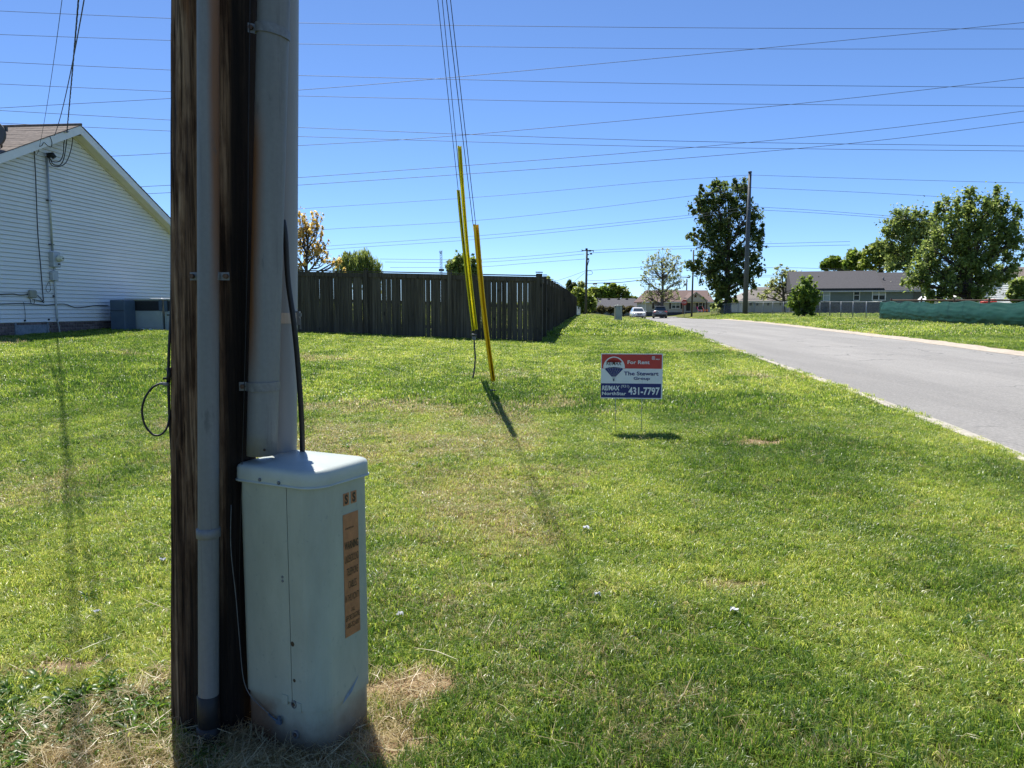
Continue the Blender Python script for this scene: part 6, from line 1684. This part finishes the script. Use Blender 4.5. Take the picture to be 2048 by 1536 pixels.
def scatter_obj(name, tufts, pts, attrs):
    col = bpy.data.collections.new(name + '_blades')
    for i, me in enumerate(tufts): col.objects.link(bpy.data.objects.new(f'{name}_blade_{i:02d}', me))
    me = bpy.data.meshes.new(name); me.vertices.add(len(pts)); me.vertices.foreach_set('co', np.asarray(pts, np.float32).ravel())
    for k, (ty, arr) in attrs.items():
        a = me.attributes.new(k, ty, 'POINT'); a.data.foreach_set('value', np.asarray(arr, np.int32 if ty == 'INT' else np.float32))
    me.update(); o = link(name, me)
    ng = bpy.data.node_groups.new(name, 'GeometryNodeTree'); ng.interface.new_socket('Geometry', in_out='INPUT', socket_type='NodeSocketGeometry'); ng.interface.new_socket('Geometry', in_out='OUTPUT', socket_type='NodeSocketGeometry')
    N = ng.nodes; gi, go = N.new('NodeGroupInput'), N.new('NodeGroupOutput'); ip = N.new('GeometryNodeInstanceOnPoints'); ci = N.new('GeometryNodeCollectionInfo')
    ci.inputs['Collection'].default_value = col; ci.inputs['Separate Children'].default_value = True; ci.inputs['Reset Children'].default_value = True
    def attr(nm, ty):
        n = N.new('GeometryNodeInputNamedAttribute'); n.data_type = ty; n.inputs['Name'].default_value = nm; return n.outputs['Attribute']
    cx = N.new('ShaderNodeCombineXYZ'); ng.links.new(attr('rx', 'FLOAT'), cx.inputs[0]); ng.links.new(attr('ry', 'FLOAT'), cx.inputs[1]); ng.links.new(attr('rz', 'FLOAT'), cx.inputs[2])
    sc = N.new('ShaderNodeCombineXYZ'); s_ = attr('sc', 'FLOAT'); h_ = attr('sh', 'FLOAT')
    ng.links.new(s_, sc.inputs[0]); ng.links.new(s_, sc.inputs[1]); ng.links.new(h_, sc.inputs[2])
    ip.inputs['Pick Instance'].default_value = True
    ng.links.new(gi.outputs[0], ip.inputs['Points']); ng.links.new(ci.outputs[0], ip.inputs['Instance']); ng.links.new(attr('kind_i', 'INT'), ip.inputs['Instance Index'])
    ng.links.new(cx.outputs[0], ip.inputs['Rotation']); ng.links.new(sc.outputs[0], ip.inputs['Scale']); ng.links.new(ip.outputs[0], go.inputs[0])
    md = o.modifiers.new('scatter', 'NODES'); md.node_group = ng
    return o
def dryness(x, y):
    """how straw-like the turf is: round the pole foot, worn patches, a band along the road"""
    n1 = vnoise(x, y, .55, 51); n2 = vnoise(x, y, 1.7, 52); n3 = vnoise(x, y, 6, 53)
    d = .55 * n1 + .3 * n2 + .15 * n3
    d = sstep(.60, .86, d) * .42 * (.35 + .65 * sstep(2.5, 5, y))
    pole_d = np.sqrt(((x + 1.2) / .82) ** 2 + ((y - 2.5) / .55) ** 2) + (n2 - .5) * .7 + (n3 - .5) * .5
    d = np.maximum(d, (.16 + .66 * n3) * (1 - sstep(.70, 1.3, pole_d)))
    d = np.maximum(d, .5 * bare(x, y))
    return np.clip(d + .06 + (n3 - .5) * .18, 0, 1)
def lushness(x, y):
    return np.clip(.5 * vnoise(x, y, .42, 61) + .32 * vnoise(x, y, 1.3, 62) + .18 * vnoise(x, y, 4.2, 63), 0, 1)
def field(name, label, n, y0, y1, tufts, smul, seed, hmul=1.0, ypow=None, right=False, keep=lambda x, y: np.ones(len(x), bool), drymin=0.0):
    r = np.random.default_rng(seed)
    u = r.uniform(0, 1, n)
    y = np.sqrt(y0 ** 2 + u * (y1 ** 2 - y0 ** 2)) if ypow is None else y0 + (y1 - y0) * u ** ypow
    x = r.uniform(-1, 1, n) * (y * .74 + 1.3)
    k = ((x < road_l(y) - .06) | (x > road_r(y) + .55 + .5 * vnoise(y, y * 0, 1.1, 3))) & keep(x, y)
    # keep clear of the pole foot, the pedestal and the house
    k &= ~(np.hypot(x - PB.x, y - PB.y) < .15) & ~(np.hypot(x - BC.x, y - BC.y) < .16)
    b = bare(x, y); k &= r.uniform(0, 1, n) > b * .9
    if y1 < 10: k &= r.uniform(0, 1, n) < .30 + .70 * sstep(.22, .5, vnoise(x, y, 13, 91))
    x, y = x[k], y[k]; n = len(x); lush = lushness(x, y); dry = np.maximum(dryness(x, y), drymin); b = b[k]
    gxy = G(x, y); z = gxy
    if y1 < 32: z = z + (vnoise(x, y, 1.6, 11) - .5) * .035 + (vnoise(x, y, 5, 12) - .5) * .014
    kind = r.integers(0, len(tufts), n)
    hs = (.78 + .40 * sstep(.42, .72, lush)) * (1 - .35 * dry) * r.uniform(.7, 1.3, n) * hmul
    yel = np.clip(.34 + 1.15 * (.62 - lush) + r.normal(0, .16, n) + .07 * np.sin((x - .13 * y) * 5.6) + .30 * (vnoise(x, y, 8, 65) - .5) + .25 * (vnoise(x, y, 2.3, 64) - .5), 0, 1)
    o = scatter_obj(name, tufts, np.stack([x, y, z], -1), {'rx': ('FLOAT', r.normal(0, .16, n)), 'ry': ('FLOAT', r.normal(0, .16, n)), 'rz': ('FLOAT', r.uniform(0, 2 * PI, n)), 'sc': ('FLOAT', r.uniform(.8, 1.25, n) * smul), 'sh': ('FLOAT', hs), 'kind_i': ('INT', kind), 'dry': ('FLOAT', dry), 'yel': ('FLOAT', yel)})
    tag(o, label, None, None, 'stuff'); return o
near_t = [tuft(f'near_tuft{i}', 100 + i, 46, .055, .018, .050, .0033, 1.35) for i in range(5)] + [tuft(f'broad_tuft{i}', 110 + i, 12, .05, .02, .06, .0055, 1.2) for i in range(1)]
mid_t = [tuft(f'mid_tuft{i}', 120 + i, 60, .11, .025, .06, .0075, 1.2) for i in range(4)]
far_t = [tuft(f'far_tuft{i}', 130 + i, 70, .30, .035, .075, .020, 1.1) for i in range(4)]
field('lawn_grass', 'mown green and yellow lawn grass in the foreground', 92000, 1.75, 9.0, near_t, 1.0, 1)
field('lawn_grass', 'mown lawn grass in the middle distance', 62000, 8.6, 26.0, mid_t, 1.0, 2)
field('lawn_grass', 'far lawn grass along both sides of the road', 60000, 25.0, 95.0, far_t, 1.15, 3, ypow=1.35)
straw_t = [straw_tuft(f'straw{i}', 140 + i, 26, .075, .03, .13, .0026) for i in range(4)]
r_ = np.random.default_rng(9)
def straw_field(n):
    x = np.concatenate([r_.normal(-1.1, .95, n), r_.uniform(-6, 6, n // 3)]); y = np.concatenate([2.5 + r_.normal(0, .42, n), r_.uniform(1.8, 9, n // 3)])
    k = (np.hypot(x - PB.x, y - PB.y) > .14) & (np.hypot(x - BC.x, y - BC.y) > .15) & (y > 1.7) & (dryness(x, y) > r_.uniform(.32, .95, len(x))); x, y = x[k], y[k]; n = len(x)
    z = G(x, y) + (vnoise(x, y, 1.6, 11) - .5) * .035 + .006
    o = scatter_obj('dry_grass', straw_t, np.stack([x, y, z], -1), {'rx': ('FLOAT', r_.normal(0, .2, n)), 'ry': ('FLOAT', r_.normal(0, .2, n)), 'rz': ('FLOAT', r_.uniform(0, 6.28, n)), 'sc': ('FLOAT', r_.uniform(.7, 1.3, n)), 'sh': ('FLOAT', r_.uniform(.7, 1.6, n)), 'kind_i': ('INT', r_.integers(0, 4, n)), 'dry': ('FLOAT', np.ones(n)), 'yel': ('FLOAT', np.full(n, .6))})
    tag(o, 'loose dry straw clippings round the foot of the pole', None, None, 'stuff')
straw_field(3800)
def stalks(n):
    r = np.random.default_rng(21); x = r.uniform(-6, 6, n); y = 1.8 + 6.5 * r.uniform(0, 1, n) ** 1.3
    k = (np.hypot(x - PB.x, y - PB.y) > .2) & (np.hypot(x - BC.x, y - BC.y) > .3) & (x < road_l(y) - .2); x, y = x[k], y[k]; n = len(x); z = G(x, y) + (vnoise(x, y, 1.6, 11) - .5) * .035 + .022
    o = scatter_obj('stray_stalks', [straw_tuft(f'stalk{i}', 240 + i, 2, .03, .10, .26, .0030) for i in range(4)], np.stack([x, y, z], -1), {'rx': ('FLOAT', r.normal(0, .15, n)), 'ry': ('FLOAT', r.normal(0, .15, n)), 'rz': ('FLOAT', r.uniform(0, 6.28, n)), 'sc': ('FLOAT', r.uniform(.6, 1.2, n)), 'sh': ('FLOAT', r.uniform(.6, 1.2, n)), 'kind_i': ('INT', r.integers(0, 4, n)), 'dry': ('FLOAT', np.full(n, 1.2)), 'yel': ('FLOAT', np.full(n, .7))})
    tag(o, 'pale dry stalks lying across the mown lawn', None, None, 'stuff')
stalks(620)
# broad-leaved weeds at the edge of the bare ring
def rosette(name, seed):
    r = np.random.default_rng(seed); V = []; F_ = []; T = []
    for k in range(9):
        az = k * 2.4 + r.uniform(-.3, .3); L = r.uniform(.04, .085); w = L * r.uniform(.22, .32); d = np.array([math.cos(az), math.sin(az), 0]); s = np.array([-math.sin(az), math.cos(az), 0]); up = r.uniform(.25, .8)
        p = [d * L * t + np.array([0, 0, L * up * math.sin(t * 2.2) * .8 + .006]) for t in (.05, .4, .75, 1.0)]; ws = (.25, .9, .8, .08); b = len(V)
        for q, ww in zip(p, ws): V += [q - s * w * ww * .5 + np.array([0, 0, .006 * ww]), q, q + s * w * ww * .5 + np.array([0, 0, .006 * ww])]
        for j in range(3):
            for c in range(2): F_ += [b + j * 3 + c, b + j * 3 + c + 1, b + j * 3 + 4 + c, b + j * 3 + 3 + c]; T.append(r.uniform(.1, .6))
    return np_mesh(name, np.array(V), np.array(F_), 4, M['grass'], {'tint': ('FACE', T)})
def weeds(n):
    r = np.random.default_rng(77); x = np.concatenate([r.normal(-1.62, .22, n), r.uniform(-5, 5, n * 2)]); y = np.concatenate([r.normal(2.62, .16, n), r.uniform(2, 8, n * 2)])
    k = (np.hypot(x - PB.x, y - PB.y) > .2) & (np.hypot(x - BC.x, y - BC.y) > .25) & (x < road_l(y) - .2) & ((np.arange(3 * n) < n) | (vnoise(x, y, .9, 88) > .62)); x, y = x[k], y[k]; n = len(x)
    z = G(x, y) + (vnoise(x, y, 1.6, 11) - .5) * .035
    o = scatter_obj('weeds', [rosette(f'rosette{i}', 300 + i) for i in range(3)], np.stack([x, y, z], -1), {'rx': ('FLOAT', r.normal(0, .15, n)), 'ry': ('FLOAT', r.normal(0, .15, n)), 'rz': ('FLOAT', r.uniform(0, 6.28, n)), 'sc': ('FLOAT', r.uniform(.5, 1.1, n)), 'sh': ('FLOAT', r.uniform(.6, 1.2, n)), 'kind_i': ('INT', r.integers(0, 3, n)), 'dry': ('FLOAT', np.full(n, -.2)), 'yel': ('FLOAT', r.uniform(.05, .35, n))})
    tag(o, 'broad leaved weeds in the turf, thickest at the lower left', None, None, 'stuff')
weeds(130)
